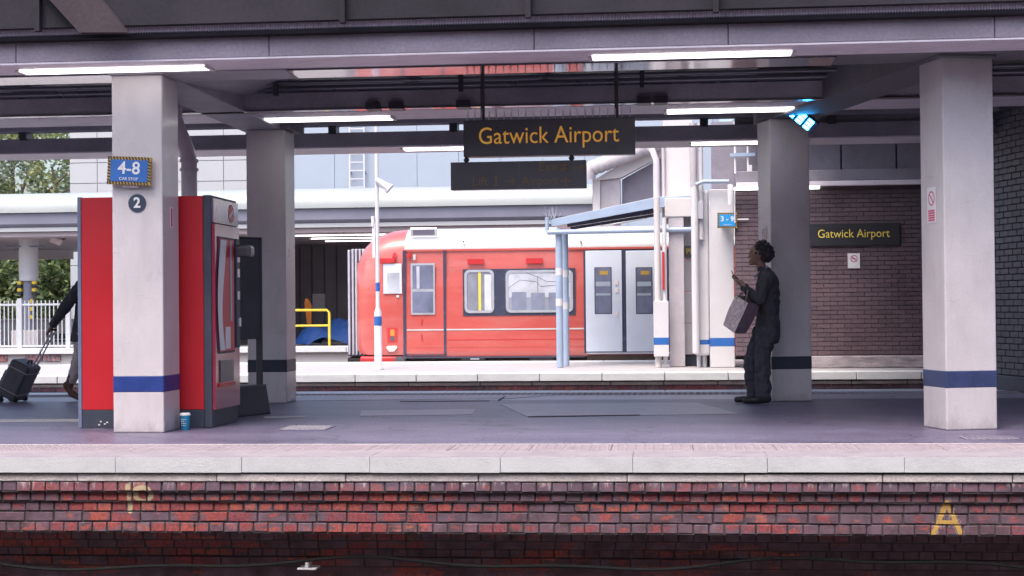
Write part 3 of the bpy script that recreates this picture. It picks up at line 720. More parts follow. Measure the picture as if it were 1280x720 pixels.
# ---- columns
def column(loc, rz, size, label, bandm, chips=False):
    o = thing('column', label, 'column', loc, rz, 'square canopy columns')
    h = size / 2
    MB().box(-h, h, -h, h, 0, 3.094).build('shaft', M['cream'], o, .012, 2, local=True)
    e = h + .0025
    MB().box(-e, e, -e, e, .345, .497).build('band', bandm, o, .012, 2, local=True)
    return o
S = .45
colA = column((-4.525, 13.325, 0), 0, S, 'cream square column carrying the blue car stop board and number 2 disc', M['band'])
colB = column((2.47, 13.46, 0), R(15), S, 'cream square column beside the slate brick wall with a no smoking sticker', M['band_dull'])
colC = column((-4.47, 17.5, 0), 0, S, 'cream square column behind the red vending machine', M['dark_band'])
colD = column((1.33, 17.5, 0), R(14), S, 'cream square column the person in the black coat leans beside', M['dark_band'])

# ---- car stop board and number disc on column A
def arrow(m, c, L, h, th, t=.004):
    """flat right-pointing arrow in the XZ plane at point c"""
    x, y, z = c
    m.box(x - L/2, x + L/2 - th*.5, y - t, y, z - th/2, z + th/2)
    for s in (-1, 1):
        m.bar((x + L/2, y - t/2, z), (x + L/2 - h, y - t/2, z + s*h), th, t, (0,1,0))
def carstop(c, w, h, body, blue, label, tilt, big, small):
    o = thing('car_stop_sign', label, 'sign', c, 0); o.rotation_euler = (0, tilt, 0)
    MB().box(-w/2, w/2, -.012, .012, -h/2, h/2).build('plate', M['hazard_y'], o, .002, local=True)
    b = h * .115
    m = MB(); n = int(w / (b * .95)); st = w / n
    for k in range(n):
        for zz in (h/2 - b, -h/2):
            x0 = -w/2 + k*st
            m.extrude([(x0 + .02*0, zz), (x0 + st*.5, zz), (x0 + st*.5 - b*.45 + .001 if k else x0 + st*.35, zz + b), (max(-w/2, x0 - b*.45), zz + b)], -.0145, -.0122, 'y')
    n = int((h - 2*b) / (b * .95)); st = (h - 2*b) / n
    for k in range(n):
        for xx in (-w/2, w/2 - b):
            z0 = -h/2 + b + k*st
            m.extrude([(xx, z0 + st*.35), (xx + b, z0), (xx + b, z0 + st*.5), (xx, z0 + st*.85)], -.0145, -.0122, 'y')
    m.build('hazard_stripes', M['hazard_k'], o, local=True)
    MB().box(-w/2 + b, w/2 - b, -.016, -.0125, -h/2 + b, h/2 - b).build('panel', blue, o, .001, local=True)
    t = text('numerals', body, big, (0, 0, 0), M['sign_white'], None, offset=.002); t.parent = o; t.location = (0, -.0185, h*.08)
    t = text('lettering', small, big * .24, (0, 0, 0), M['sign_white'], None); t.parent = o; t.location = (0, -.0185, -h*.29)
    return o
ca = at(162, 213.7, 13.04)
o = carstop(ca, .385, .243, '4-8', M['sign_blue'], 'tilted blue 4-8 car stop board with black and ochre hazard border on the column', R(3.2), .15, 'CAR STOP')
mb_ = MB().box(-.06, .07, .012, .06, -.14, -.02); mb_.build('bracket', M['lamp_body'], o, .003, local=True)
c = at(171.5, 254, 13.095)
o = thing('number_disc', 'round navy disc with a white number 2 on the cream column', 'sign', c)
m = MB(); m.tube([(c.x, 13.0985, c.z), (c.x, 13.092, c.z)], .079, 32); m.build('disc', M['navy_disc'], o)
text('numeral', '2', .125, (c.x, 13.089, c.z), M['sign_white'], o, offset=.003)

# ---- hanging station name sign, with bird spikes, and direction sign beneath
Ys = 14.6
p0, p1 = at(579, 152, Ys), at(794, 191, Ys)
cx, cz = (p0.x + p1.x)/2, (p0.z + p1.z)/2; w = p1.x - p0.x; h = .345
o = thing('station_name_sign', 'black hanging sign reading Gatwick Airport in large amber letters with bird spikes', 'sign', (cx, Ys, cz))
MB().box(cx - w/2, cx + w/2, Ys, Ys + .14, cz - h/2, cz + h/2).build('box', M['black'], o, .006)
text('lettering', 'Gatwick Airport', .225, (cx - .005, Ys - .003, cz + .015), M['amber'], o, width=1.32)
for px in (602, 770):
    X = at(px, 100, Ys).x; MB().box(X - .018, X + .018, Ys + .05, Ys + .09, cz + h/2, 3.73).build('hanger_rod', M['black_metal'], o)
m = MB(); X = cx - w/2 + .03
spk = []
while X < cx + w/2 - .03:
    for dy in (.03, .09):
        m.tube([(X + jit(-.004,.004), Ys + dy, cz + h/2 - .002), (X + jit(-.008,.008), Ys + dy, cz + h/2 + jit(.085, .11))], [.0042, .0025], 4)
    X += .07
stuff(m.build('bird_spikes', M['spike'], o))
q0, q1 = at(563, 202, Ys), at(733, 235.5, Ys)
dx, dz = (q0.x + q1.x)/2, (q0.z + q1.z)/2; dw = q1.x - q0.x; dh = .262
o = thing('direction_sign', 'smaller black sign with dim Lift, Exit and Airport lettering below the name sign', 'sign', (dx, Ys, dz))
MB().box(dx - dw/2, dx + dw/2, Ys + .01, Ys + .11, dz - dh/2, dz + dh/2).build('box', M['black'], o, .005)
for px in (582, 714):
    X = at(px, 198, Ys).x
    MB().tube([(X, Ys + .06, dz + dh/2 - .005), (X, Ys + .06, dz + dh/2 + .025), (X, Ys + .06, cz - h/2 + .003)], [.012, .03, .012], 8).build('tie', M['black_metal'], o)
yt = Ys + .0065
def tpos(px, py): q = at(px, py, Ys); return q.x, q.z
for s, px, py in (('Lift', 600, 227), ('Exit', 685, 208.5), ('Airport', 675, 226)):
    X, Z = tpos(px, py); text('lettering', s, .115, (X, yt, Z), M['amber_dim'], o)
m = MB()
for px, py in ((637, 226.5), (723, 209)):
    X, Z = tpos(px, py); arrow(m, (X, yt + .001, Z), .1, .032, .012)
m.build('arrows', M['amber_dim'], o)
m = MB()
X, Z = tpos(705, 209)                               # two-way rail symbol
for zz in (-.018, .018): m.box(X - .04, X + .04, yt - .003, yt + .001, Z + zz - .006, Z + zz + .006)
m.bar((X - .035, yt - .001, Z + .018), (X + .035, yt - .001, Z - .018), .008, .004, (0,1,0))
m.bar((X - .01, yt - .001, Z + .045), (X + .035, yt - .001, Z + .018), .008, .004, (0,1,0))
m.bar((X + .01, yt - .001, Z - .045), (X - .035, yt - .001, Z - .018), .008, .004, (0,1,0))
X, Z = tpos(707, 226)                               # aeroplane
m.bar((X, yt - .001, Z - .05), (X, yt - .001, Z + .05), .012, .004, (0,1,0))
m.bar((X - .045, yt - .002, Z - .008), (X, yt - .002, Z + .015), .012, .004, (0,1,0)); m.bar((X + .045, yt - .002, Z - .008), (X, yt - .002, Z + .015), .012, .004, (0,1,0))
m.bar((X - .02, yt - .002, Z - .045), (X + .02, yt - .002, Z - .045), .009, .004, (0,1,0))
X, Z = tpos(620, 226.5)                             # lift symbol
m.box(X - .022, X + .022, yt - .003, yt + .001, Z - .045, Z - .035); m.box(X - .022, X + .022, yt - .003, yt + .001, Z + .035, Z + .045)
m.box(X - .008, X + .008, yt - .003, yt + .001, Z - .03, Z + .02); m.tube([(X, yt + .001, Z + .026), (X, yt - .003, Z + .026)], .009, 10)
m.build('pictograms', M['amber_dim'], o)
MB().box(at(649,215,Ys).x - .002, at(649,215,Ys).x + .002, yt - .002, yt + .003, dz - dh*.42, dz + dh*.45).build('divider', M['conduit'], o)

# ---- tilted cyan display
a = at(986, 135, 16.95); b_ = at(1016, 160, 16.95)
o = thing('platform_display', 'small tilted platform display glowing cyan below the second row of lights', 'display', (a + b_) / 2)
t = (b_ - a).normalized(); nrm = Vector((-.35, -.85, -.38)); nrm = (nrm - t * nrm.dot(t)).normalized(); sd = t.cross(nrm).normalized()
c = (a + b_) / 2; L = (b_ - a).length
MB().obox(c - nrm * .03, t * (L/2 + .02), sd * .075, nrm * .028).build('case', M['led_case'], o, .006)
for k in range(3):
    cc = a + t * L * (.2 + .31 * k)
    m = MB()
    for j in range(3): m.obox(cc + sd * (-.045 + .045 * j), t * L * .105, sd * .017, nrm * .003)
    m.build('lit_panel', M['led'], o)
MB().bar(c - nrm * .05, Vector((c.x + .12, c.y + .12, 3.73)), .03).build('bracket', M['black_metal'], o)

# ---- rainwater pipe
o = tag(thing('x', '', ''), 'lilac rainwater pipe with collar bending up behind the cream column', 'pipe'); o.name = 'rainwater_pipe'
X0 = ax(236.5, 15.3, 220); o.location = (X0, 15.3, 0)
MB().tube([(X0, 15.3, 0), (X0, 15.3, 2.55), (X0 - .02, 15.3, 2.66), (X0 - .13, 15.3, 2.93), (X0 - .15, 15.3, 3.0), (X0 - .15, 15.3, 3.1)], .08, 16).build('pipe', M['pipe_lilac'], o)
for z in (2.47, 2.56):
    MB().tube([(X0, 15.3, z - .014), (X0, 15.3, z + .014)], .094, 16).build('collar', M['pipe_lilac'], o)

# ================================================================== VENDING MACHINE
vx0, vx1, vy0, vy1, vh = -5.265, -4.03, 13.63, 14.46, 2.085
v = thing('vending_machine', 'tall red vending machine with slate frame behind the column numbered 2', 'vending machine', ((vx0+vx1)/2, (vy0+vy1)/2, 0))
MB().box(vx0 + .02, vx1 - .06, vy0 + .012, vy1, .02, vh - .004).build('body', M['navy_frame'], v, .01)
MB().box(vx0 + .035, vx1 - .075, vy0, vy0 + .0125, .165, vh - .006).build('side_panel', M['red'], v, .004)
MB().box(vx0, vx0 + .034, vy0 - .006, vy1, 0, vh).build('rear_trim', M['slate_edge'], v, .005)
MB().box(vx1 - .073, vx1, vy0 - .006, vy1 + .004, 0, vh).build('door_frame', M['navy_frame'], v, .006)
MB().box(vx0 + .035, vx1 - .075, vy0 + .002, vy0 + .0118, .0, .163).build('plinth', M['navy_frame'], v, .003)
for px, py in ((126, 527), (131, 530), (134, 528), (124, 531)):
    q = at(px, py, vy0); MB().box(q.x - .008, q.x + .008, vy0 - .001, vy0 + .003, q.z - .005, q.z + .006).build('paint_chip', M['sign_white'], v)
fx = vx1
def front(name, y0, y1, z0, z1, matl, t=.012, t0=.0005, bev=.002, par=None):
    return MB().box(fx + t0, fx + t0 + t, y0, y1, z0, z1).build(name, matl, par or v, bev)
front('header_panel', vy0 + .01, vy1 - .01, 1.84, 2.06, M['plum_gloss'], .02)
hp = v.children[-1]
m = MB(); m.tube([(fx + .0205, vy0 + .58, 1.95), (fx + .024, vy0 + .58, 1.95)], .085, 20); m.build('header_emblem', M['red'], hp)
m = MB(); m.bar((fx + .026, vy0 + .5, 1.91), (fx + .026, vy0 + .66, 1.99), .03, .004, (1,0,0)); m.build('header_stroke', M['sign_white'], hp)
door = front('door', vy0 + .012, vy1 - .02, .16, 1.83, M['maroon'], .03)
front('window_surround', vy0 + .1, vy0 + .6, .66, 1.72, M['navy_frame'], .01, .031, .002, door)
front('poster', vy0 + .12, vy0 + .58, .68, 1.7, M['red'], .004, .0415, .0, door)
# flowing white shape and pale stripe on the poster
zs = [.69 + k * .05 for k in range(21)]
def flow(off, wd):
    L_ = [(vy0 + .17 + off + .09 * math.sin(z * 3.1 + 1.2) , z) for z in zs]; Rr = [(y + wd + .03 * math.sin(z * 5), z) for y, z in L_]
    m = MB(); n = len(zs)
    m.add([(fx + .0465, y, z) for y, z in L_] + [(fx + .0465, y, z) for y, z in Rr], [(i, n + i, n + i + 1, i + 1) for i in range(n - 1)])
    return m
flow(-.04, .17).build('white_ribbon', M['sign_white'], door, fix=False)
MB().box(fx + .0467, fx + .0487, vy0 + .44, vy0 + .5, .95, 1.69).build('pale_stripe', M['bldg_blue'], door)
MB().box(fx + .0467, fx + .0487, vy0 + .28, vy0 + .44, .7, .9).build('white_blob', M['sign_white'], door)
front('control_strip', vy0 + .64, vy0 + .76, .7, 1.72, M['navy_frame'], .02, .031, .003, door)
for z in (1.5, 1.36, 1.15): MB().box(fx + .0515, fx + .058, vy0 + .66, vy0 + .74, z, z + .08).build('selector', M['alu'], door, .002)
MB().box(fx + .0515, fx + .07, vy0 + .67, vy0 + .73, .9, .98).build('coin_slot', M['alu'], door, .002)
front('dispensing_flap', vy0 + .14, vy0 + .56, .4, .6, M['black'], .012, .031, .003, door)
front('flap_frame', vy0 + .1, vy0 + .6, .36, .395, M['train_deep'], .014, .031, .003, door)
m = MB(); m.box(fx + .03, fx + .19, vy0 + .62, vy0 + .8, 1.55, 1.66); m.build('card_reader', M['black'], v, .03, 2)

# ---- coffee cup
c = gr(231.5, 537.5); o = thing('coffee_cup', 'blue paper coffee cup with white lid standing beside the column foot', 'cup', (c.x, c.y, 0))
MB().lathe([(.033, 0), (.034, .002), (.044, .125), (.0445, .128)], (c.x, c.y, 0), 24).build('cup', M['cup'], o, fix=True)
MB().lathe([(.047, .1285), (.048, .135), (.045, .142), (.041, .15), (.038, .151)], (c.x, c.y, 0), 24).build('lid', M['paper'], o)
m = MB()
for k, z in enumerate((.095, .078, .06, .042)):
    for a0 in (-2.2, -1.75, -1.35):
        if k == 1 and a0 == -1.35: continue
        pts = []
        for j in range(7):
            q = a0 + j * .045; rr = .034 + .0100 * z / .125 + .0022
            pts.append((c.x + rr*math.cos(q), c.y + rr*math.sin(q), z + .0045 * math.sin(j * 2.1 + k)))
        m.tube(pts, .0022, 4)
stuff(m.build('white_print', M['paper'], o))

# ---- poster stand behind the vending machine
a = Vector((-4.3, 14.98, 0)); b_ = Vector((-4.08, 15.5, 0)); e = (b_ - a).normalized(); nn = Vector((e.y, -e.x, 0)); mid = (a + b_) / 2
o = thing('poster_stand', 'black freestanding poster stand with open lower frame behind the vending machine', 'poster stand', mid)
def sb(u0, u1, z0, z1, t, name, matl, bev=.006):
    return MB().obox(a + e * ((u0+u1)/2) + Vector((0,0,(z0+z1)/2)), e * (u1-u0)/2, nn * t/2, Vector((0,0,(z1-z0)/2))).build(name, matl, o, bev)
Lw = (b_ - a).length
sb(.03, Lw - .03, .76, 1.77, .05, 'panel', M['board'])
pa = sb(.0, .03, .28, 1.78, .07, 'post', M['black_metal']); sb(Lw - .03, Lw, .28, 1.78, .07, 'post', M['black_metal'])
sb(.0, Lw, 1.771, 1.79, .075, 'top_rail', M['black_metal'])
sb(.06, Lw - .06, .9, 1.7, .004, 'poster', M['board'], 0)
MB().extrude([(-.1, 0), (.1, 0), (.09, .06), (.045, .3), (-.045, .3), (-.09, .06)], -Lw/2 - .05, Lw/2 + .03, 'x').build('base', M['board'], None, .015)
bo = bpy.data.objects['base']; bo.parent = o; bo.rotation_euler = (0, 0, math.atan2(e.y, e.x)); bo.location = (0, 0, 0)

# ================================================================== TRAIN
TY = 31.0
tr = thing('train', 'red and white passenger train standing at the far platform', 'train', (-1, TY + 1.4, -.9))
def section(sy, zt, zb, ztop_r=.55):
    """closed half profile from sill to roof crown: list of (y, z); sy = inset of the side"""
    W = 1.4 - sy
    pts = [(-W + .03, zb), (-W, zb + .12), (-W, .9), (-W + .012, 1.5), (-W + .05, 2.0)]
    zs_ = zt - .45
    for k in range(0, 7):
        q = k / 6 * math.pi / 2
        pts.append((-(W - .07) + (W - .07) * .62 * (1 - math.cos(q)), zs_ + .45 * math.sin(q)))
    pts.append((0, zt + .03))
    return pts
def loft(xs, secs, sm=True):
    m = MB(); n = len(secs[0]); vs_ = []; fs = []
    for x_, s_ in zip(xs, secs):
        full = s_ + [(-y, z) for y, z in s_[::-1][1:]]
        vs_ += [(x_, TY + 1.4 + y, z) for y, z in full]
    N = 2 * n - 1
    for i in range(len(xs) - 1):
        for k in range(N - 1): fs.append((i*N+k, i*N+k+1, (i+1)*N+k+1, (i+1)*N+k))
    m.add(vs_, fs, sm)
    m.add(vs_[:N], [tuple(range(N))]); m.add(vs_[-N:], [tuple(range(N))[::-1]])
    return m
XC = -5.2
main = section(0, 2.70, .08)
lower = [q for q in main[:5]] + [(-1.335, 2.235)]
mm = MB(); n = len(lower)
vs_ = []
for x_ in (XC + .004, 14):
    full = lower + [(-y, z) for y, z in lower[::-1]]
    vs_ += [(x_, TY + 1.4 + y, z) for y, z in full]
N = 2 * n; mm.add(vs_, [(k, k+1, N+k+1, N+k) for k in range(N-1)] + [tuple(range(N)), tuple(range(N, 2*N))[::-1]], False)
body = mm.build('body_side', M['train_red'], tr)
upper = [(-1.345, 2.236), (-1.352, 2.26)] + [q for q in main if q[1] > 2.27]
mm = MB(); n = len(upper); vs_ = []
for x_ in (XC + .004, 14):
    full = upper + [(-y, z) for y, z in upper[::-1][1:]]
    vs_ += [(x_, TY + 1.4 + y, z) for y, z in full]
N = 2 * n - 1
mm.add(vs_, [(k, k+1, N+k+1, N+k) for k in range(N-1)], True); mm.add(vs_[:N], [tuple(range(N))]); 
roof = mm.build('roof', M['train_white'], tr)
xs = [XC, -5.5, -5.75, -5.95, -6.1, -6.2, -6.24]
ins = [0, .0, .01, .03, .09, .22, .36]; tops = [2.70, 2.67, 2.6, 2.5, 2.36, 2.2, 2.1]; bots = [.13, .13, .13, .14, .16, .22, .3]
loft(xs, [section(a_, t_, b2) for a_, t_, b2 in zip(ins, tops, bots)]).build('cab_nose', M['train_red'], tr)
MB().box(-6.12, XC - .01, TY + .02, TY + 2.75, -.22, .11).build('nose_skirt', M['train_deep'], tr, .04, 2)
MB().tube([(-5.3, TY + .012, -.02), (-5.3, TY + .02, -.02)], .13, 20).build('step_recess', M['black'], tr)
MB().box(XC + .05, 14, TY + .1, TY + 2.7, -.35, .075).build('underframe', M['under'], tr)
for X in (ax(695, 31) - .3, ax(590, 31)):
    MB().box(X - .25, X + .25, TY + .02, TY + .3, -.05, .06).build('underfloor_box', M['black_metal'], tr, .01)
MB().box(ax(588,31,449) , ax(599,31,449), TY + .0, TY + .1, .03, .06).build('step_plate', M['alu'], tr)
def tp(px, py, d=0): q = at(px, py, TY); return q.x, q.z
def onside(name, px0, py0, px1, py1, matl, proud=.012, th=.014, par=None, bev=0.0):
    x0, z0 = tp(px0, py1); x1, z1 = tp(px1, py0)
    return MB().box(x0, x1, TY - proud, TY - proud + th, z0, z1).build(name, matl, par or tr, bev)
onside('stripe', 508.5, 409.8, 730, 413.4, M['train_white'], .008, .016)
onside('waist_band', 508.5, 430, 730, 434.5, M['train_red'], .006, .012)
onside('panel_seam', 508, 334, 579, 334.6, M['train_deep'], .004, .008); onside('panel_seam', 557, 424, 730, 424.5, M['train_deep'], .0045, .008)
onside('roof_gutter', 506, 310, 860, 312.2, M['train_red'], -.03, .06)
onside('sill_band', 505, 444.5, 731, 448, M['train_dark'], .012, .03)
# seams of the cab door
for a_ in ((504.5, 313, 507, 449), (555, 313, 557, 444), ): onside('door_seam', *a_, M['train_dark'], .011, .02)
onside('door_seam', 506, 443, 557, 444.6, M['train_dark'], .011, .02)
def window(px0, py0, px1, py1, name='window', frame=M['alu'], fw=.05, gl='glass_mid', par=None):
    x0, z0 = tp(px0, py1); x1, z1 = tp(px1, py0)
    fr = MB()
    r = min(.1, (x1-x0)*.3)
    def rr(x0, x1, z0, z1, r):
        P = []
        for cx_, cz_, a0 in ((x1-r, z1-r, 0), (x0+r, z1-r, 90), (x0+r, z0+r, 180), (x1-r, z0+r, 270)):
            for k in range(5): q = R(a0 + k*22.5); P.append((cx_ + r*math.cos(q), cz_ + r*math.sin(q)))
        return P
    A = rr(x0, x1, z0, z1, r); B = rr(x0+fw, x1-fw, z0+fw, z1-fw, max(.01, r-fw*.6)); n = len(A)
    y0, y1 = TY - .03, TY - .012
    fr.add([(x,y0,z) for x,z in A] + [(x,y0,z) for x,z in B] + [(x,y1,z) for x,z in A] + [(x,y1,z) for x,z in B],
           [(i,(i+1)%n,n+(i+1)%n,n+i) for i in range(n)] + [(2*n+i,2*n+(i+1)%n,(i+1)%n,i) for i in range(n)] + [(n+i,n+(i+1)%n,3*n+(i+1)%n,3*n+i) for i in range(n)])
    f = fr.build(name, frame, par or tr, fix=False)
    g = MB(); g.add([(x, TY - .019, z) for x, z in B], [tuple(range(n))]); g.build('pane', M[gl], f, fix=False)
    return f
m_, nt, b = newmat('train_window_glass')
b.inputs['Base Color'].default_value = (.36,.39,.46,1); b.inputs['Roughness'].default_value = .04; setin(b, 'Specular IOR Level', 1.0); setin(b, 'IOR', 1.9)
M['glass_train'] = m_
def tglass(name, c):
    m_, nt, b = newmat(name); n = noise(nt, pos(nt, (1.5, 1, 1.2)), 1.6, 3); r_ = ramp(nt, [(.35, tuple(v*.75 for v in c)), (.65, tuple(min(1, v*1.2) for v in c))]); nt.links.new(n, r_.inputs[0])
    nt.links.new(r_.outputs[0], b.inputs['Base Color']); b.inputs['Roughness'].default_value = .05; setin(b, 'IOR', 1.7); return m_
M['glass_dark'] = tglass('train_glass_dark', (.15,.165,.24)); M['glass_mid'] = tglass('train_glass_mid', (.24,.25,.3)); M['glass_pale'] = tglass('train_glass_pale', (.44,.46,.52))  # paler pane colours stand in for bright sky reflected in the glass
M['seat_grey'] = mat('seat_grey', (.24,.26,.33), .6, .1); M['seat_blue'] = mat('seat_blue', (.18,.2,.28), .7, .15)
blk = onside('window_band', 579, 335, 719, 395, M['train_dark'], .011, .014)
window(581, 337, 617.5, 391.5, par=blk); window(632.5, 337, 716, 391, par=blk, gl='glass_pale')
for k, (px0, px1, py0, py1, mt) in enumerate(((598.5, 601, 340, 388, M['seat_yellow']), (606, 614, 343, 388, M['screen_white']), (636.5, 712.5, 371, 388.5, M['seat_grey']), (640, 658, 365, 388, M['seat_blue']), (664, 681, 366, 388, M['seat_blue']), (686, 703, 365.5, 388, M['seat_blue']))):
    onside('interior', px0, py0, px1, py1, mt, .0205 + .0012 * k, .001, blk)
# thin dark tubes laid on the pane to imitate cable reflections
for pts in ([(633,362),(650,350),(670,352),(676,358),(700,356)], [(672,345),(673,388)], [(655,340),(672,346),(683,352),(715,352)]):
    MB().tube([(tp(*q)[0], TY - .021, tp(*q)[1]) for q in pts], .0035, 5).build('cable_reflection', M['train_dark'], blk)
for px0, py0, px1, py1 in ((584.5, 323.5, 605, 330.5), (657.5, 322.5, 678.5, 329.5)):
    vv = onside('vent_grille', px0, py0, px1, py1, M['train_deep'], .012, .014)
    for k in range(7):
        X = tp(px0 + 1.5 + k * (px1-px0-2)/6.5, 325)[0]; z0 = tp(px0, py1)[1]; z1 = tp(px0, py0)[1]
        MB().box(X - .006, X + .006, TY - .018, TY - .0125, z0 + .01, z1 - .01).build('louvre', M['train_deep'], vv)
cdw = onside('cab_door_window', 514, 329, 543.5, 393.5, M['alu'], .02, .022)
onside('pane', 516, 331.5, 541.5, 361, M['glass_dark'], .024, .003, cdw); onside('pane', 516, 364.5, 541.5, 391, M['glass_dark'], .024, .003, cdw)
onside('inner_post', 521, 333, 524.5, 361, M['bellows'], .026, .0015, cdw)
cw = onside('cab_side_window', 479.5, 329.5, 502, 367, M['train_grey'], .018, .03)
onside('pane', 484, 341, 499.5, 365.5, M['glass_pale'], .022, .003, cw)
hb = onside('lamp_bracket', 475, 322, 494, 329.5, M['train_deep'], .05, .06, bev=.015)
MB().bar(Vector((tp(490,329)[0], TY - .03, tp(490,328)[1])), Vector((tp(494,317)[0], TY - .02, tp(494,316)[1])), .05).build('bracket_arm', M['train_deep'], hb)
MB().bar(Vector((tp(510,322)[0], TY - .02, tp(510,322)[1])), Vector((tp(513,317)[0], TY - .02, tp(513,316)[1])), .06).build('lamp_hood', M['train_deep'], tr)
onside('notice', 516.5, 318, 519.5, 325, M['train_white'], .012, .013)
onside('notice', 495.5, 369, 499, 372, M['train_white'], .012, .013)
for py in (399, 418): onside('door_lock', 526.5, py, 528, py + 7, M['train_deep'], .014, .014)
rc = onside('socket_recess', 484.5, 410, 496.5, 428, M['train_deep'], .012, .014)
onside('socket_cover', 488, 412, 493.5, 420, M['orange'], .018, .006, rc, .003); onside('socket_hole', 488, 420.5, 493.5, 426, M['black'], .016, .004, rc)
m = MB(); P = [tp(482.5,434), tp(485,432.5), tp(495,432), tp(497,434), tp(493,439), tp(487,439.5)]
m.extrude(P, TY - .03, TY - .005, 'y'); m.build('crest_plate', M['cream_trim'], tr, .004)
# passenger doors
dr = onside('door_surround', 730.5, 311.5, 845, 441.5, M['train_dark'], .008, .012)
for px0, px1, wx0, wx1 in ((733, 777, 743.5, 764.5), (783.5, 829, 795, 815.5)):
    lf = onside('door_leaf', px0, 313, px1, 439.5, M['train_grey'], .026, .02, bev=.006)
    wz = onside('door_window', wx0, 334, wx1, 392.5, M['train_dark'], .030, .006, lf)
    onside('pane', wx0 + 1, 335, wx1 - 1, 391.5, M['glass_dark'], .033, .002, wz)
    onside('window_label', wx0 + 6, 338.5, wx0 + 16.5, 343.5, M['hazard_y'], .036, .002, wz)
    onside('window_band', wx0 + 1.5, 352, wx1 - 1.5, 358, M['bldg_blue'], .036, .002, wz)
    onside('window_band', wx0 + 1.5, 366.5, wx1 - 1.5, 369.5, M['bldg_blue'], .036, .002, wz)
    for py in (351, 361, 390): onside('door_button', px0 + 36, py, px0 + 40, py + 5, M['cream_trim'], .04, .014, lf, .004)
onside('threshold', 733, 440, 845, 442.5, M['alu'], .05, .06)
onside('step_board', 734, 443.5, 845, 450.5, M['under'], .0, .1)
# roof hatch, rivets
x0, z0 = tp(511, 295); x1, z1 = tp(546, 284)
hb = MB().obox(((x0+x1)/2, TY + .135, (z0+z1)/2), (.27,0,0), (0,.012,.016), (0,-.05,.07)).build('roof_hatch', M['alu'], tr, .004)
MB().obox(((x0+x1)/2, TY + .12, (z0+z1)/2), (.22,0,0), (0,.006,.008), (0,-.038,.055)).build('hatch_glass', M['grey_roof_dk'], hb)
for px in (579, 726): 
    X, Z = tp(px, 302); MB().tube([(X, TY + .02, Z), (X, TY + .075, Z)], .02, 8).build('roof_bolt', M['black'], tr)
# gangway bellows and coupler
for k in range(6):
    X = ax(428, TY) + k * .075
    MB().box(X, X + .045, TY + .55 + .02 * (k % 2), TY + 2.2, .12, 2.3 - .02 * (k == 0)).build('bellows_rib', M['bellows'], tr, .01)
MB().box(ax(427, TY), ax(448, TY), TY + .6, TY + 2.15, .1, 2.27).build('gangway', M['train_dark'], tr)
MB().box(ax(428,TY), -6.0, TY + .7, TY + 1.9, -.12, .09).build('coupler', M['black_metal'], tr, .02)
MB().tube([(ax(427,TY), TY + .6, .02), (-6.05, TY + .6, -.02)], .05, 8).build('brake_hose', M['rubber'], tr)
for X in (-4.2, -1.6, 6, 9):
    w_ = MB().tube([(X, TY + .68, -.7), (X, TY + .8, -.7)], .42, 24).build('wheel', M['under'], tr)
MB().box(-40, 30, TY + .66, TY + .73, -1.12, -1.10).build('rail', M['chrome'], None)
tag(bpy.data.objects['rail'], 'steel running rail beneath the red train by the far platform', 'rail', 'rails under the train')
r2 = bpy.data.objects['rail'].copy(); COL.objects.link(r2); r2.location.y += 1.435; r2['label'] = 'steel running rail beneath the red train on the yellow guard rail side'

# ================================================================== FAR PLATFORM FURNITURE
# lamp pole
pX, pY = gr(473, 462).x, gr(473, 462).y
o = thing('lamp_pole', 'white pole with blue bands and a floodlight in front of the train nose', 'lamp pole', (pX, pY, 0))
MB().lathe([(.09, 0), (.09, .03), (.068, .04), (.066, 1.0), (.045, 1.06), (.036, 1.1), (.034, 4.9)], (pX, pY, 0), 18).build('post', M['white'], o)
MB().lathe([(.069, .77), (.069, .93)], (pX, pY, 0), 18).build('blue_band', M['sign_blue'], o)
MB().lathe([(.0385, 1.37), (.0385, 1.52)], (pX, pY, 0), 18).build('blue_band', M['sign_blue'], o)
fl = Vector((pX + .14, pY - .05, 3.22))
MB().tube([fl + Vector((-.13, .0, .09)), fl + Vector((.05, 0, -.03)), fl + Vector((.1, 0, -.07))], [.05, .07, .1], 14).build('floodlight', M['white'], o)
MB().bar((pX, pY, 3.24), fl, .05).build('floodlight_arm', M['white'], o)
MB().box(pX - .085, pX - .03, pY - .04, pY + .04, 1.95, 2.55).build('junction_box', M['lamp_body'], o, .006)
MB().tube([(pX - .07, pY - .03, 2.5), (pX - .07, pY - .03, 2.68)], .03, 8).build('conduit', M['lamp_body'], o)

# shelter with a cranked roof
sh = thing('waiting_shelter', 'pale blue steel shelter with cranked sloping roof on the far platform', 'shelter', (-.8, 28.5, 0))
s0, s1, s2 = at(689, 279, 27.4), at(820, 247, 27.4), at(872, 244, 27.4); th = .16
prof = [(s0.x, s0.z - .06), (s1.x, s1.z - th*1.1), (s2.x, s2.z - th), (s2.x, s2.z), (s1.x, s1.z), (s0.x, s0.z + .06)]
MB().extrude(prof, 27.4, 27.47, 'y').build('fascia', M['blue_grey'], sh, .006)
prof2 = [(s0.x + .02, s0.z - .02), (s1.x, s1.z - .1), (s2.x, s2.z - .08), (s2.x, s2.z + .015), (s1.x, s1.z + .015), (s0.x + .02, s0.z + .075)]
MB().extrude(prof2, 27.475, 30.2, 'y').build('roof_sheet', M['white'], sh)
MB().bar((s0.x + .25, 27.9, s0.z + .0), (s1.x - .05, 27.9, s1.z - .2), .08, .1).build('rafter', M['train_dark'], sh)
MB().bar((s0.x + .25, 28.9, s0.z + .0), (s1.x - .05, 28.9, s1.z - .2), .08, .1).build('rafter', M['train_dark'], sh)
ga, gb = at(684, 290.5, 27.35), at(903, 286, 27.35)
MB().tube([ga, gb], .045, 10).build('tie_beam', M['blue_grey'], sh)
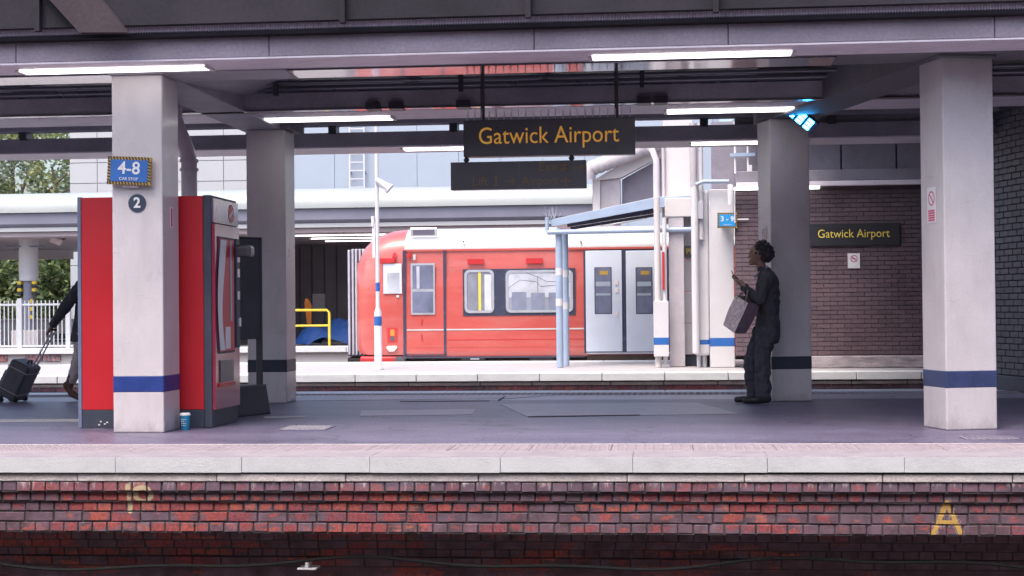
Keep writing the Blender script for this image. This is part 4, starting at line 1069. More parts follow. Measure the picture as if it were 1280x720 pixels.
MB().tube([(ga.x, 27.35, ga.z), (ga.x, 27.35, s0.z + .1)], .035, 8).build('gutter_end', M['blue_grey'], sh)
for px, Y in ((699.5, 27.45), (707.5, 28.1)):
    X = ax(px, Y, 400)
    pp = MB().tube([(X, Y, 0), (X, Y, 2.45)], .062 if Y < 28 else .055, 14).build('post', M['blue_grey'], sh)
    for z in (1.02, 1.6) if Y > 28 else (1.08, 1.62):
        MB().tube([(X, Y, z), (X, Y, z + .13)], .066 if Y < 28 else .059, 14).build('white_band', M['white'], pp)
m = MB()
for k in range(16):
    c = Vector((s0.x + jit(-.08, .12), 27.42, s0.z + .06)); m.tube([c, c + Vector((jit(-.12,.06), 0, jit(.1,.24)))], [.003, .0015], 4)
stuff(m.build('bird_spikes', M['alu'], sh))

# white services column with blue band
sc = thing('service_column', 'white boxed column with blue band and rounded pipe casing beside the plum brick wall', 'column', (.85, 27.2, 0))
x0, x1, xm = ax(887, 27), ax(918, 27), ax(868, 27)
MB().box(x0, x1, 27.0, 27.6, 0, 3.06).build('box', M['white'], sc, .01)
MB().box(xm, x0 - .001, 27.08, 27.6, .2, 3.06).build('side_casing', M['white'], sc, .05, 3)
MB().box(x0 - .002, x1 + .002, 26.997, 27.3, .355, .515).build('blue_band', M['sign_blue'], sc, .01)
MB().box(xm - .002, x0 - .003, 27.077, 27.3, .355, .515).build('blue_band', M['sign_blue'], sc, .05, 3)
for px in (873, 880): MB().tube([(ax(px,27.2), 27.25, 0), (ax(px,27.2), 27.25, .21)], .04, 10).build('pipe_stub', M['white'], sc)
c = at(909, 275.5, 26.52)
carstop(c, .33, .26, '3 - 9', M['sign_cyan'], 'bright blue 3-9 car stop board with hazard border beside the plum brick wall', R(1), .12, 'CAR STOP')
MB().box(c.x - .1, c.x + .05, 26.53, 27.0, c.z - .02, c.z + .02).build('bracket', M['lamp_body'], bpy.data.objects['car_stop_sign.001'])
MB().box(c.x + .1, c.x + .36, 26.534, 26.55, c.z + .005, c.z + .03).build('arm', M['lamp_body'], bpy.data.objects['car_stop_sign.001'])

sm = thing('slim_column', 'slim white casing with blue band and downpipe in front of the train door', 'column', (ax(825,27), 27.2, 0))
x0, x1 = ax(816.5, 27), ax(835.5, 27)
MB().box(x0, x1, 27.05, 27.3, .19, 1.15).build('casing', M['white'], sm, .008)
MB().box(x0 - .002, x1 + .002, 27.047, 27.303, .39, .525).build('blue_band', M['sign_blue'], sm, .008)
MB().tube([(ax(822,27), 27.18, .0), (ax(822,27), 27.18, 2.95)], .055, 12).build('downpipe', M['offwhite'], sm)
MB().tube([(ax(831,27), 27.2, .05), (ax(831,27), 27.2, 2.6)], .04, 10).build('pipe', M['white'], sm)
MB().box(ax(828,27), ax(831,27), 27.12, 27.16, 1.35, 2.0).build('red_cover', M['train_deep'], sm)
gc = thing('grey_pillar', 'lilac grey concrete pillar between the slim casing and the white panel', 'column', (ax(845,27.6), 27.6, 0))
MB().box(ax(836.5,27.4), ax(855.5,27.4), 27.4, 27.8, 0, 2.9).build('shaft', M['lilac'], gc, .01)
MB().box(ax(832,27.4), ax(868,27.4), 27.38, 27.85, 2.62, 2.95).build('head', M['offwhite'], gc, .01)
wp = thing('panel_wall', 'white panelled wall with thin dark joints and a black platform sign', 'wall', (ax(861,27.8), 27.8, 0))
zz = [.2, .76, 1.32, 1.88, 2.62]
for k in range(4): MB().box(ax(855.6,27.8), ax(893,27.8), 27.75, 27.9, zz[k] + .006, zz[k+1] - .006).build('panel', M['white'], wp, .004)
MB().box(ax(855.6,27.8), ax(893,27.8), 27.78, 27.9, .0, .2).build('skirting', M['navy_frame'], wp)
c = at(862, 314.5, 27.7); o = thing('platform_sign', 'black sign with yellow letters PI partly hidden by a white pipe', 'sign', c)
MB().box(ax(854,27.7), ax(881,27.7), 27.7, 27.745, c.z - .1, c.z + .1).build('plate', M['black'], o, .003)
text('lettering', 'Pl', .15, (ax(861.5,27.7), 27.697, c.z), M['yellow_txt'], o)
vp = thing('vertical_pipes', 'pair of tall white and lilac pipes rising past the white boxed column', 'pipe', (ax(870,26.9), 26.9, 0))
MB().tube([(ax(869.5,26.9), 26.95, .25), (ax(869.5,26.9), 26.95, 3.12)], .065, 12).build('pipe', M['white'], vp)
MB().tube([(ax(868.5,26.9), 26.95, 3.12), (ax(868.5,26.9), 26.95, 4.2)], .065, 12).build('pipe', M['lilac'], vp)
MB().tube([(ax(877,27.0), 27.02, 2.2), (ax(877,27.0), 27.02, 4.2)], .05, 12).build('pipe', M['white'], vp)
q = at(870, 231, 26.9); q2 = at(911, 227, 26.9)
MB().tube([(q.x, 26.86, q.z), (q.x + .12, 26.86, q.z + .05), (q2.x, 26.86, q2.z)], .035, 10).build('branch_pipe', M['blue_grey'], vp)
MB().box(ax(874,26.9), ax(880,26.9), 26.88, 26.94, 2.55, 2.85).build('junction_box', M['bellows'], vp, .004)

# staircase structure behind the shelter
SY = 35.2
st = thing('stair_structure', 'covered staircase with ribbed lilac duct climbing above the shelter', 'staircase', (-.4, SY + .5, 0))
d0, d1 = at(738, 211, SY), at(842, 172, SY)
nseg = 26; pts = []; rs = []
for k in range(nseg * 2 + 1):
    t_ = k / (nseg * 2); pts.append(d0.lerp(d1, t_)); rs.append(.18 if k % 4 else .162)
pts = [d0 + Vector((-.06, .02, -.22)), d0 + Vector((-.05, .0, -.08))] + pts; rs = [.175, .18] + rs
MB().tube(pts, rs, 16).build('duct', M['lilac'], st)
def pq(x_, y_, Y=35.4): q = at(x_, y_, Y); return (q.x, q.z)
MB().extrude([pq(741,226), pq(776,222), pq(838,189), pq(838,176), pq(800,190)], 35.4, 35.75, 'y').build('stringer', M['offwhite'], st, .01)
MB().extrude([pq(777,223), pq(836,190), pq(836,262), pq(777,276)], 35.76, 35.9, 'y').build('side_panel', M['grey_panel'], st)
MB().box(ax(742,35.45), ax(751.5,35.45), 35.42, 36, -1.29, at(745,224,35.45).z).build('pier', M['offwhite'], st, .01)
MB().box(ax(751.6,35.5), ax(776.5,35.5), 35.5, 36, -1.29, at(760,223,35.5).z).build('pier_face', M['lilac'], st, .01)
MB().box(ax(831,29), ax(868,29), 28.9, 29.3, 2.6, 4.6).build('landing_wall', M['offwhite'], st, .01)
MB().tube([(ax(822,28.9), 28.85, 3.0), (ax(822,28.9), 28.85, 3.75), (ax(817,28.9), 28.95, 3.95), (ax(812,28.9), 29.3, 4.05)], .06, 12).build('downpipe', M['lilac'], st)
MB().tube([(ax(831,28.9), 28.86, 2.6), (ax(831,28.9), 28.86, 4.0)], .035, 8).build('thin_pipe', M['lilac'], st)
# small cover frame above the train door, seen under the shelter
MB().tube([at(767,280,SY+.3), at(812,271,SY+.3)], .03, 6).build('handrail', M['lamp_body'], st)

# brick building at right
bw = thing('brick_building', 'plum brick building wall on a pale plinth at the back of the far platform', 'building', (4, 26.8, 0))
bx0, bx1 = ax(919.5, 26.6), 8.0
MB().box(bx0 + .01, bx1, 26.62, 26.95, .2, 3.06).build('wall_core', M['mortar_plum'], bw)
m = MB(); z = .215; row = 0
while z < 3.04:
    x = bx0 - (.112 if row % 2 else 0)
    while x < bx1:
        xa, xb = max(bx0, x + .004), min(bx1, x + .221)
        if xb - xa > .02: m.box(xa, xb, 26.6 + jit(-.0015,.0015), 26.64, z + .004, z + .069)
        x += .225
    z += .075; row += 1
stuff(m.build('brick_face', M['brick_far'], bw))
pl_m = mat('plinth_render', (.42,.37,.4), .85, .15, 3, .15, 40, .4, dirt=(.08,.07,.08), dirt_amt=.9, dscale=(1.2,1,9))
MB().box(bx0 + .2, bx1, 26.45, 26.619, .001, .2).build('plinth', pl_m, bw, .01)
MB().box(bx0 + .02, bx1, 26.3, 26.9, 3.12, 3.3).build('lintel_beam', M['grey_panel'], bw, .008)
MB().box(bx0 + .02, bx1, 26.28, 26.45, 3.04, 3.115).build('trunking', M['soffit'], bw, .004)
for a_ in range(7):
    X = bx0 + .9 + a_ * .92
    MB().box(X + .01, X + .9, 26.85, 26.95, 3.31, 4.25).build('upper_panel', M['grey_panel'], bw, .008)
MB().box(bx0, bx0 + .9, 26.95, 27.05, 3.3, 4.25).build('upper_panel', M['grey_panel'], bw)
q = at(927, 194, 26.8); MB().box(q.x - .2, q.x + .22, 26.7, 26.78, q.z - .03, q.z + .03).build('cross_bar', M['blue_grey'], bw)
for px in (921, 937): MB().tube([(ax(px,26.7), 26.75, 3.3), (ax(px,26.7), 26.75, 4.2)], .02, 6).build('drop_rod', M['lamp_body'], bw)
q = at(937, 211, 26.7); MB().box(q.x - .04, q.x + .04, 26.66, 26.76, q.z - .1, q.z + .06).build('drop_box', M['lamp_body'], bw, .005)
MB().box(bx0 + .15, 9, 25.9, 31.5, 4.3, 4.45).build('upper_slab', M['roof_dark'], bw)
MB().box(bx0 - .35, 8, 27.65, 27.8, 3.0, 4.3).build('upper_backing', M['grey_panel'], bw)
q = at(913, 250, 26.55); MB().tube([(q.x, 26.5, 3.1), (q.x, 26.5, 2.75)], .05, 8).build('pipe_bend', M['white'], bw)
MB().tube([(q.x + .07, 26.5, 3.05), (q.x + .07, 26.5, 2.45)], .012, 6).build('cable_drop', M['white'], bw)
def striplight2(x0, x1, Y, z, label):
    o = thing('strip_light', label, 'strip light', ((x0+x1)/2, Y, z), group='strip lights on the far platform')
    MB().box(x0, x1, Y, Y + .09, z - .045, z).build('diffuser', M['lamp'], o, .004)
    MB().box(x0 - .03, x0 - .001, Y - .003, Y + .093, z - .05, z).build('end_cap', M['lamp_body'], o)
striplight2(ax(918,26.3,235), ax(1025,26.3,235), 26.33, 3.038, 'strip light under the lintel of the plum brick wall')
c0_, c1_ = at(1012, 280, 26.55), at(1125, 306, 26.55)
o = thing('station_name_sign', 'black wall sign reading Gatwick Airport in yellow on the plum brick wall', 'sign', ((c0_.x+c1_.x)/2, 26.57, (c0_.z+c1_.z)/2))
MB().box(c0_.x, c1_.x, 26.55, 26.597, c1_.z, c0_.z).build('plate', M['wall_sign_black'], o, .004)
text('lettering', 'Gatwick Airport', .2, ((at(1022,292,26.55).x + at(1112,292,26.55).x)/2, 26.547, (c0_.z+c1_.z)/2 + .01), M['yellow_txt'], o, width=at(1112,292,26.55).x - at(1022,292,26.55).x)
c = at(1067.5, 326, 26.58); o = thing('notice', 'small white no smoking notice below the wall sign on the brick wall', 'notice', c)
MB().box(c.x - .1, c.x + .1, 26.58, 26.597, c.z - .125, c.z + .125).build('plate', M['paper'], o, .002)
def ring(m, c, r, t, y, n=20):
    vs_ = []; 
    for rr in (r, r - t):
        for k in range(n): q = 2*math.pi*k/n; vs_.append((c[0] + rr*math.cos(q), y, c[1] + rr*math.sin(q)))
    m.add(vs_, [(k, (k+1) % n, n + (k+1) % n, n + k) for k in range(n)])
m = MB(); ring(m, (c.x, c.z + .035), .06, .012, 26.577); m.bar((c.x - .04, 26.577, c.z + .075), (c.x + .04, 26.577, c.z - .005), .012, .002, (0,1,0))
m.build('prohibition_ring', M['pink_print'], o, fix=False)
m = MB(); m.box(c.x - .03, c.x + .025, 26.5765, 26.5785, c.z + .028, c.z + .042); m.build('cigarette', M['black'], o)

# no smoking stickers on the columns' side faces (built in each column's own frame)
def sticker(col, label, z, yoff, sc=1.0):
    hx = -S/2 - .003
    o = thing('sticker', label, 'sticker', (0,0,0)); o.matrix_world = Matrix.Translation(col.location) @ Matrix.Rotation(col.rotation_euler.z, 4, 'Z') @ Matrix.Translation((hx, yoff, z))
    MB().box(-.0015, .0, -.085*sc, .085*sc, -.15*sc, .15*sc).build('sheet', M['paper'], o, local=True)
    m = MB(); n = 20; vs_ = []
    for rr in (.062*sc, .05*sc):
        for k in range(n): q = 2*math.pi*k/n; vs_.append((-.003, rr*math.cos(q), .055*sc + rr*math.sin(q)))
    m.add(vs_, [(k, (k+1) % n, n + (k+1) % n, n + k) for k in range(n)])
    m.bar((-.003, .04*sc, .095*sc), (-.003, -.04*sc, .015*sc), .012*sc, .001, (1,0,0)); m.build('prohibition_ring', M['pink_print'], o, local=True, fix=False)
    m = MB()
    for k in range(5): m.box(-.004, -.002, -.062*sc, .062*sc, -.135*sc + k*.02*sc, -.121*sc + k*.02*sc)
    m.build('red_text_block', M['pink_print'], o, local=True)
sticker(colB, 'pink and white no smoking sticker on the column beside the slate brick wall', 1.88, 0.0)
sticker(colD, 'pink and white no smoking sticker on the column behind the leaning person', 1.78, 0.0)
# narrow label on column A's side face
o = thing('sticker', 'narrow pink printed label on the side of the column numbered 2', 'sticker', (-4.2985, 13.33, 1.86))
MB().box(-4.2985, -4.2965, 13.3, 13.37, 1.78, 1.96).build('sheet', M['soffit'], o)
MB().box(-4.2964, -4.2955, 13.315, 13.355, 1.79, 1.95).build('print', M['pink_print'], o)

# slate brick side wall at right, built brick by brick
wa = gr(1243, 486.5); th_ = R(-76); dv = Vector((math.cos(th_), math.sin(th_), 0)); wn_ = Vector((dv.y, -dv.x, 0))
if wn_.x > 0: wn_ = -wn_
rw = thing('side_wall', 'dark slate brick wall beside the cream column at the end of the platform', 'wall', (wa.x, wa.y, 0))
def wl(u, d, z): return wa + dv * u + wn_ * d + Vector((0, 0, z))
MB().obox(wl(2.6, -.12, 1.85) , dv * 3.3, wn_ * .11, Vector((0,0,1.85))).build('wall_core', M['mortar'], rw)
MB().obox(wl(2.6, -.005, .09), dv * 3.3, wn_ * .03, Vector((0,0,.09))).build('plinth', M['navy_frame'], rw, .01)
bm_ = mesh_only(MB().box(-.107, .107, -.01, .02, -.0325, .0325), 'brick', M['brick_right'], .004)
ang = math.atan2(dv.y, dv.x); nb = 0; upm = MB()
for row in range(46):
    z = .225 + row * .0755
    u = -.35 + (.1125 if row % 2 else 0)
    while u < 2.75 and z < 3.66:
        if nb < 296: inst(bm_, 'brick', rw, wl(u, .0 + jit(-.002,.002), z), (0, 0, ang + jit(-.01,.01))); nb += 1
        else: upm.obox(wl(u, -.005 + jit(-.002,.002), z), dv * .107, wn_ * .015, Vector((0,0,.0325)))
        u += .225
stuff(upm.build('upper_bricks', M['brick_right_joined'], rw, .004))
# ================================================================== DISTANT: canopy, fence, building, trees
dc = thing('distant_canopy', 'long pale canopy with rounded grey edge behind the train', 'canopy', (-10, 38, 3))
top = [(40.5, 4.0), (38.2, 3.99)] + [(36.83 - .5 * math.sin(R(q)), 3.47 + .5 * math.cos(R(q))) for q in range(0, 91, 9)]
MB().extrude(top, -30, ax(741, 36.5, 250), 'x', sm=True, closed=False).build('roof_edge', M['grey_roof'], dc, fix=False)
MB().box(-30, ax(741, 36.5, 250), 36.9, 40.5, 3.467, 3.9).build('roof_core', M['grey_roof'], dc)
MB().extrude([(36.40, 3.465), (36.40, 3.2), (36.48, 3.12), (40.4, 3.12), (40.4, 3.465)], -30, ax(741,36.5,250), 'x').build('gutter_band', M['grey_roof_dk'], dc)
MB().extrude([(36.46, 3.115), (36.46, 3.02), (40.4, 3.02), (40.4, 3.115)], -30, ax(741,36.5,250), 'x').build('lower_trim', M['bldg_white'], dc)
MB().extrude([(36.55, 3.015), (36.55, 2.9), (46, 2.9), (46, 3.015)], -30, ax(741,36.5,250), 'x').build('soffit', M['soffit_far'], dc)
MB().box(-30, ax(87,44,300), 44, 44.3, 2.62, 2.895).build('back_beam', M['offwhite'], dc)
for k, (px0, px1, Y) in enumerate(((369, 520, 37.6), (389, 520, 39.2), (407, 520, 40.8))):
    lb_ = ('nearest the rounded canopy edge', 'in the middle of the three rows', 'deepest under the canopy')[k]
    o = thing('strip_light', 'strip light over the dark bay ' + lb_, 'strip light', (ax(px0,Y,296), Y, 2.89), group='strip lights under the distant canopy')
    MB().box(ax(px0,Y,296), ax(px1,Y,296), Y, Y + .07, 2.872, 2.897).build('diffuser', M['lamp'], o)
    MB().box(ax(px0,Y,296) - .05, ax(px0,Y,296) - .002, Y - .01, Y + .08, 2.865, 2.897).build('end_cap', M['lamp_body'], o)
# dark bay behind the train nose
dbx0, dbx1 = ax(330, 43, 380), 6
bay = thing('dark_bay', 'dark shuttered bay wall under the distant canopy behind the yellow rail', 'wall', (-6, 43.2, .17))
MB().box(dbx0, dbx1, 43.1, 43.4, .17, 2.9).build('wall', M['dark_wall'], bay)
MB().box(dbx0, dbx0 + .2, 38, 43.09, .17, 2.9).build('return_wall', M['dark_wall'], bay)
c = at(397, 376, 42.9); MB().box(c.x - .18, c.x + .18, 43.03, 43.09, c.z - .22, c.z + .2).build('poster_frame', M['bellows'], bay, .01)
MB().box(c.x - .13, c.x + .13, 43.02, 43.031, c.z - .17, c.z + .15).build('poster', M['lilac'], bay)
for k in range(9): MB().box(dbx0 + .3 + k*.35, dbx0 + .33 + k*.35, 43.06, 43.099, .2, 2.85).build('shutter_rib', M['black_metal'], bay)
# yellow rail
yr = thing('guard_rail', 'yellow tubular guard rail at the edge of the dark bay', 'rail', (ax(411,37.4,433), 37.4, .18))
A_, B_ = at(340, 388, 37.4), at(411.5, 387.5, 37.4)
MB().tube([(A_.x, 37.4, A_.z), (B_.x - .06, 37.4, B_.z), (B_.x, 37.4, B_.z - .06), (B_.x, 37.4, .17)], .032, 10).build('top_tube', M['yellow'], yr)
C_ = at(340, 407.5, 37.4).z; MB().tube([(A_.x, 37.4, C_), (B_.x, 37.4, C_)], .028, 10).build('mid_tube', M['yellow'], yr)
MB().tube([(A_.x, 37.4, .17), (A_.x, 37.4, A_.z)], .03, 10).build('post', M['yellow'], yr)
# tarpaulin heap
tc = at(414, 425, 39.0); m = MB(); n = 14
rnd = random.Random(3); vs_ = []; fs = []
for i in range(n):
    for j in range(n):
        u_, w2 = i/(n-1)*2-1, j/(n-1)*2-1; hgt = max(0, 1 - (u_*u_ + w2*w2)*.8)
        vs_.append((tc.x + u_*.9 + rnd.uniform(-.04,.04), 39.2 + w2*.6, .172 + .55*hgt**.7*(1 + .25*math.sin(5*u_ + 3*w2)) + rnd.uniform(0,.04)))
for i in range(n-1):
    for j in range(n-1): fs.append((i*n+j, (i+1)*n+j, (i+1)*n+j+1, i*n+j+1))
m.add(vs_, fs, True); tag(m.build('tarpaulin', M['tarp']), 'crumpled blue tarpaulin heap behind the yellow guard rail', 'tarpaulin')
oc = at(385.5, 385, 40.0); o = thing('work_vest', 'orange work vest hung on a dark stand behind the yellow rail', 'vest', (oc.x, 40, .17))
m = MB(); m.extrude([(oc.x - .02, oc.z - .42), (oc.x + .08, oc.z - .42), (oc.x + .09, oc.z + .05), (oc.x + .02, oc.z + .2), (oc.x - .06, oc.z + .26), (oc.x - .09, oc.z + .12)], 39.93, 40.05, 'y'); m.build('cloth', M['orange'], o, .03, 2)
MB().tube([(oc.x, 40.09, .17), (oc.x, 40.09, oc.z + .3)], .02, 8).build('stand', M['black_metal'], o)

# fence on the distant platform
fx0, fx1 = ax(-40, 37.0, 400), ax(104, 37.0, 400); FY = 37.0
fn = thing('palisade_fence', 'pale galvanised steel fence along the distant platform in front of the hedge', 'fence', ((fx0+fx1)/2, FY, .18))
zt_, zb_ = at(50, 379.5, FY).z, at(50, 434, FY).z
MB().box(fx0, fx1, FY, FY + .05, zt_ - .05, zt_).build('top_rail', M['fence'], fn, .006)
MB().box(fx0, fx1, FY, FY + .05, zb_, zb_ + .05).build('bottom_rail', M['fence'], fn, .006)
for px in (-32, 24.5, 85):
    X = ax(px, FY, 400); MB().box(X - .06, X + .06, FY - .02, FY + .07, .18, zt_ + .13).build('post', M['fence'], fn, .008)
bar_me = mesh_only(MB().box(-.012, .012, -.01, .01, zb_, zt_ + .08), 'bar', M['fence'])
X = fx0 + .08
while X < fx1:
    inst(bar_me, 'bar', fn, (X, FY + .025, 0)); X += .105
# column under distant canopy
cX = ax(36, 38, 360); o = thing('canopy_column', 'round column with white head and yellow black hazard wraps behind the fence', 'column', (cX, 38, .17))
MB().lathe([(.24, 1.86), (.24, 2.9)], (cX, 38, 0), 24).build('head', M['white'], o)
MB().lathe([(.14, .17), (.14, 1.86)], (cX, 38, 0), 20).build('shaft', M['steel_col'], o)
for sx in (-1, 1):
    for k in range(4):
        MB().box(cX + sx*.19 - .05, cX + sx*.19 + .05, 37.84, 37.96, 1.5 + k*.09, 1.585 + k*.09).build('hazard_block', M['yellow'] if k % 2 else M['hazard_k'], o, .01)
for k in range(3): MB().box(cX + .1, cX + .16, 37.82, 37.9, .9 + k*.2, 1.0 + k*.2).build('hazard_block', M['yellow'], o, .01)
MB().box(cX - .35, cX + .35, 37.7, 38.3, .17, .62).build('base', M['offwhite'], o, .02)
MB().tube([(cX - .5, 37.8, 2.72), (cX + .5, 37.8, 2.72)], .02, 6).build('bracket_bar', M['steel_col'], o)
c = at(70, 301, 37.5); o = thing('security_camera', 'small white security camera hanging under the distant canopy edge', 'camera', c)
MB().obox(c, (.13,0,-.05), (0,.06,0), (.03,0,.07)).build('housing', M['cream_trim'], o, .012)
MB().tube([c + Vector((.15,0,.06)), c + Vector((.22,0,.08))], .06, 12).build('dome', M['black'], o)
MB().bar(c, (c.x, 37.5, 2.9), .03).build('bracket', M['lamp_body'], o)
# low cabin seen through the fence
o = thing('cabin', 'low white cabin with a dark gridded window and blue panel behind the fence', 'cabin', (ax(60,46,420), 46.3, .17))
cx0, cx1 = ax(-30, 46, 420), ax(86, 46, 420); ct = at(50, 402, 46).z
MB().box(cx0, cx1, 46, 48, -.1, ct).build('wall', M['white'], o, .01)
MB().box(cx0 - .05, cx1 + .05, 45.9, 48.1, ct, ct + .08).build('roof', M['lilac'], o)
q0, q1 = at(67, 417, 46), at(83, 431, 46)
w_ = MB().box(q0.x, q1.x, 45.98, 46.0, q1.z, q0.z).build('window', M['train_dark'], o)
for k in range(1, 3):
    X = q0.x + (q1.x-q0.x)*k/3; MB().box(X - .015, X + .015, 45.965, 45.979, q1.z, q0.z).build('mullion', M['white'], w_)
Zm = (q0.z + q1.z)/2; MB().box(q0.x, q1.x, 45.96, 45.9645, Zm - .015, Zm + .015).build('mullion', M['white'], w_)
q0, q1 = at(36, 419, 46), at(58, 430, 46); MB().box(q0.x, q1.x, 45.975, 46.0, q1.z, q0.z).build('blue_panel', M['sign_cyan'], o)

# clad building
BY = 50.0; bX0 = ax(87, BY, 215); split = ax(346, BY, 215); bX1 = ax(900, BY, 215)
bd = thing('clad_building', 'large pale clad building with panel joints and a wall ladder behind the canopy', 'building', ((bX0+bX1)/2, BY + 5, -1.3))
MB().box(bX0 + .02, bX1, BY + .04, BY + 14, -1.3, 9.2).build('core', M['joint'], bd)
pw = ax(122, BY, 215) - ax(43, BY, 215); zj = [at(122, 229, BY).z + .68 * k for k in range(-6, 6)]
xs_ = [bX0] + [ax(121.5 + 79*k, BY, 215) for k in range(0, 4)]
xs_ = [x_ for x_ in xs_ if x_ < split - .3] + [split]
for a_, b2 in zip(xs_[:-1], xs_[1:]):
    for z0, z1 in zip(zj[:-1], zj[1:]):
        MB().box(a_ + .012, b2 - .012, BY, BY + .039, z0 + .012, z1 - .012).build('cladding_panel', M['bldg_white'], bd)
MB().box(bX0, split, BY, BY + .039, -1.3, zj[0] - .01).build('base_panel', M['bldg_white'], bd)
x = ax(367, BY, 215); MB().box(split + .01, x - .01, BY, BY + .039, 1, 9.1).build('cladding_panel', M['bldg_blue'], bd)
while x < bX1 - 1.4:
    MB().box(x + .008, x + 1.352, BY, BY + .039, 1, 9.1).build('cladding_panel', M['bldg_blue'], bd); x += 1.36
MB().box(bX0 - .05, bX1, BY - .05, BY + 14.1, 9.2, 9.4).build('parapet', M['bldg_white'], bd)
la, lb = ax(437, BY - .2, 215), ax(455, BY - .2, 215)
ld = MB(); 
ladder = MB().box(la - .02, la + .02, BY - .2, BY - .16, 4.6, 8.8).build('ladder_stile', M['white'], bd)
MB().box(lb - .02, lb + .02, BY - .2, BY - .16, 4.6, 8.8).build('ladder_stile', M['white'], bd)
z = 4.75
while z < 8.8:
    MB().box(la, lb, BY - .195, BY - .165, z, z + .03).build('ladder_rung', M['white'], bd); z += .27
for z in (5.5, 7.5):
    for X in (la, lb): MB().box(X - .03, X + .03, BY - .16, BY + .01, z, z + .05).build('ladder_bracket', M['joint'], bd)

# trees
def tree(base, H, rx, n_clump, leaf, name, label, seed, spread=1.0):
    rn = random.Random(seed)
    o = thing(name, label, 'tree', base, 0, 'trees beyond the distant platform')
    m = MB(); b0 = Vector(base)
    m.tube([b0, b0 + Vector((rn.uniform(-.1,.1), 0, H*.25)), b0 + Vector((rn.uniform(-.3,.3), 0, H*.5)), b0 + Vector((rn.uniform(-.4,.4), 0, H*.8))], [.28, .22, .15, .05], 9)
    limbs = []
    for k in range(7):
        a0 = b0 + Vector((0, 0, H * rn.uniform(.25, .55))); q = rn.uniform(0, 6.28)
        e_ = a0 + Vector((math.cos(q)*rx*.7, math.sin(q)*rx*.6, H * rn.uniform(.12, .35))); limbs.append(e_)
        m.tube([a0, (a0 + e_)/2 + Vector((0,0,.2)), e_], [.1, .07, .03], 6)
    m.build('trunk', M['trunk'], o)
    vs_ = []; fs = []
    for c in range(n_clump):
        while True:
            p_ = Vector((rn.uniform(-1,1), rn.uniform(-1,1), rn.uniform(-1,1)))
            if .25 < p_.length < 1: break
        cc = b0 + Vector((p_.x*rx, p_.y*rx*.8, H*.56 + p_.z*H*.45)); cr = rn.uniform(.35, .8)
        for l in range(rn.randint(60, 95)):
            d = Vector((rn.gauss(0,1), rn.gauss(0,1), rn.gauss(0,.8))).normalized() * cr * rn.uniform(.4, 1) ** .6
            q_ = cc + d; sz = rn.uniform(.07, .15)
            e1 = Vector((rn.gauss(0,1), rn.gauss(0,1), rn.gauss(0,.6))).normalized(); e2 = e1.cross(d.normalized() + Vector((rn.gauss(0,.4), rn.gauss(0,.4), rn.gauss(0,.4))))
            if e2.length < .05: continue
            e2.normalize(); k = len(vs_)
            vs_ += [q_ - e1*sz, q_ + e2*sz*.5, q_ + e1*sz, q_ - e2*sz*.5]; fs.append((k, k+1, k+2, k+3))
    cm = MB(); cm.add(vs_, fs); stuff(cm.build('crown', leaf, o, fix=False))
    return o
tree((ax(10,62,300), 62, -1.3), 11.5, 3.6, 120, M['leaf_a'], 'broadleaf_tree', 'olive and yellow leaved tree rising above the distant canopy', 1)
tree((ax(75,66,300), 66, -1.3), 11, 3.3, 110, M['leaf_b'], 'broadleaf_tree', 'grey green tree next to the white clad building edge', 2)
tree((ax(-60,60,300), 60, -1.3), 10.5, 3.4, 100, M['leaf_b'], 'broadleaf_tree', 'pale green tree standing farthest from the white clad building', 3)
tree((ax(8,54,380), 53, -1.3), 5.2, 2.6, 90, M['leaf_c'], 'bushy_tree', 'low bushy green tree behind the hazard wrapped column', 4)
tree((ax(62,54,380), 53.5, -1.3), 5.0, 2.5, 90, M['leaf_c'], 'bushy_tree', 'low bushy green tree seen between the column and the clad building', 5)

# ================================================================== PEOPLE
def volumes(caps):
    """capsules (p0,r0,p1,r1), ellipsoids ('e',c,radii) and ring stacks ('r',[(c,rx,ry)]) in one bmesh-ready builder"""
    m = MB()
    for c in caps:
        if c[0] == 'e':
            _, ce, ra = c; ce = Vector(ce); n = 14; k = 9; vs_ = []; fs = []
            for i in range(1, k):
                a_ = math.pi * i / k
                for j in range(n):
                    q = 2*math.pi*j/n; vs_.append(ce + Vector((ra[0]*math.sin(a_)*math.cos(q), ra[1]*math.sin(a_)*math.sin(q), ra[2]*math.cos(a_))))
            for i in range(k - 2):
                for j in range(n): fs.append((i*n+j, (i+1)*n+j, (i+1)*n+(j+1) % n, i*n+(j+1) % n))
            fs += [tuple(range(n)), tuple(range((k-2)*n, (k-1)*n))[::-1]]; m.add(vs_, fs)
        elif c[0] == 'r':
            n = 20; vs_ = []; fs = []
            for ce, rx, ry in c[1]:
                for j in range(n):
                    q = 2*math.pi*j/n; vs_.append(Vector(ce) + Vector((rx*math.cos(q), ry*math.sin(q), 0)))
            L = len(c[1])
            for i in range(L - 1):
                for j in range(n): fs.append((i*n+j, i*n+(j+1) % n, (i+1)*n+(j+1) % n, (i+1)*n+j))
            fs += [tuple(range(n))[::-1], tuple(range((L-1)*n, L*n))]; m.add(vs_, fs)
        else:
            p0, r0, p1, r1 = Vector(c[0]), c[1], Vector(c[2]), c[3]; t = (p1 - p0).normalized()
            pts = []; rs = []
            for k in range(1, 5):
                a_ = math.pi/2 * k/4; pts.append(p0 - t*r0*math.cos(a_)); rs.append(max(.0005, r0*math.sin(a_)))
            for k in range(3, -1, -1):
                a_ = math.pi/2 * k/4; pts.append(p1 + t*r1*math.cos(a_)); rs.append(max(.0005, r1*math.sin(a_)))
            m.tube(pts, rs, 12)
    return m
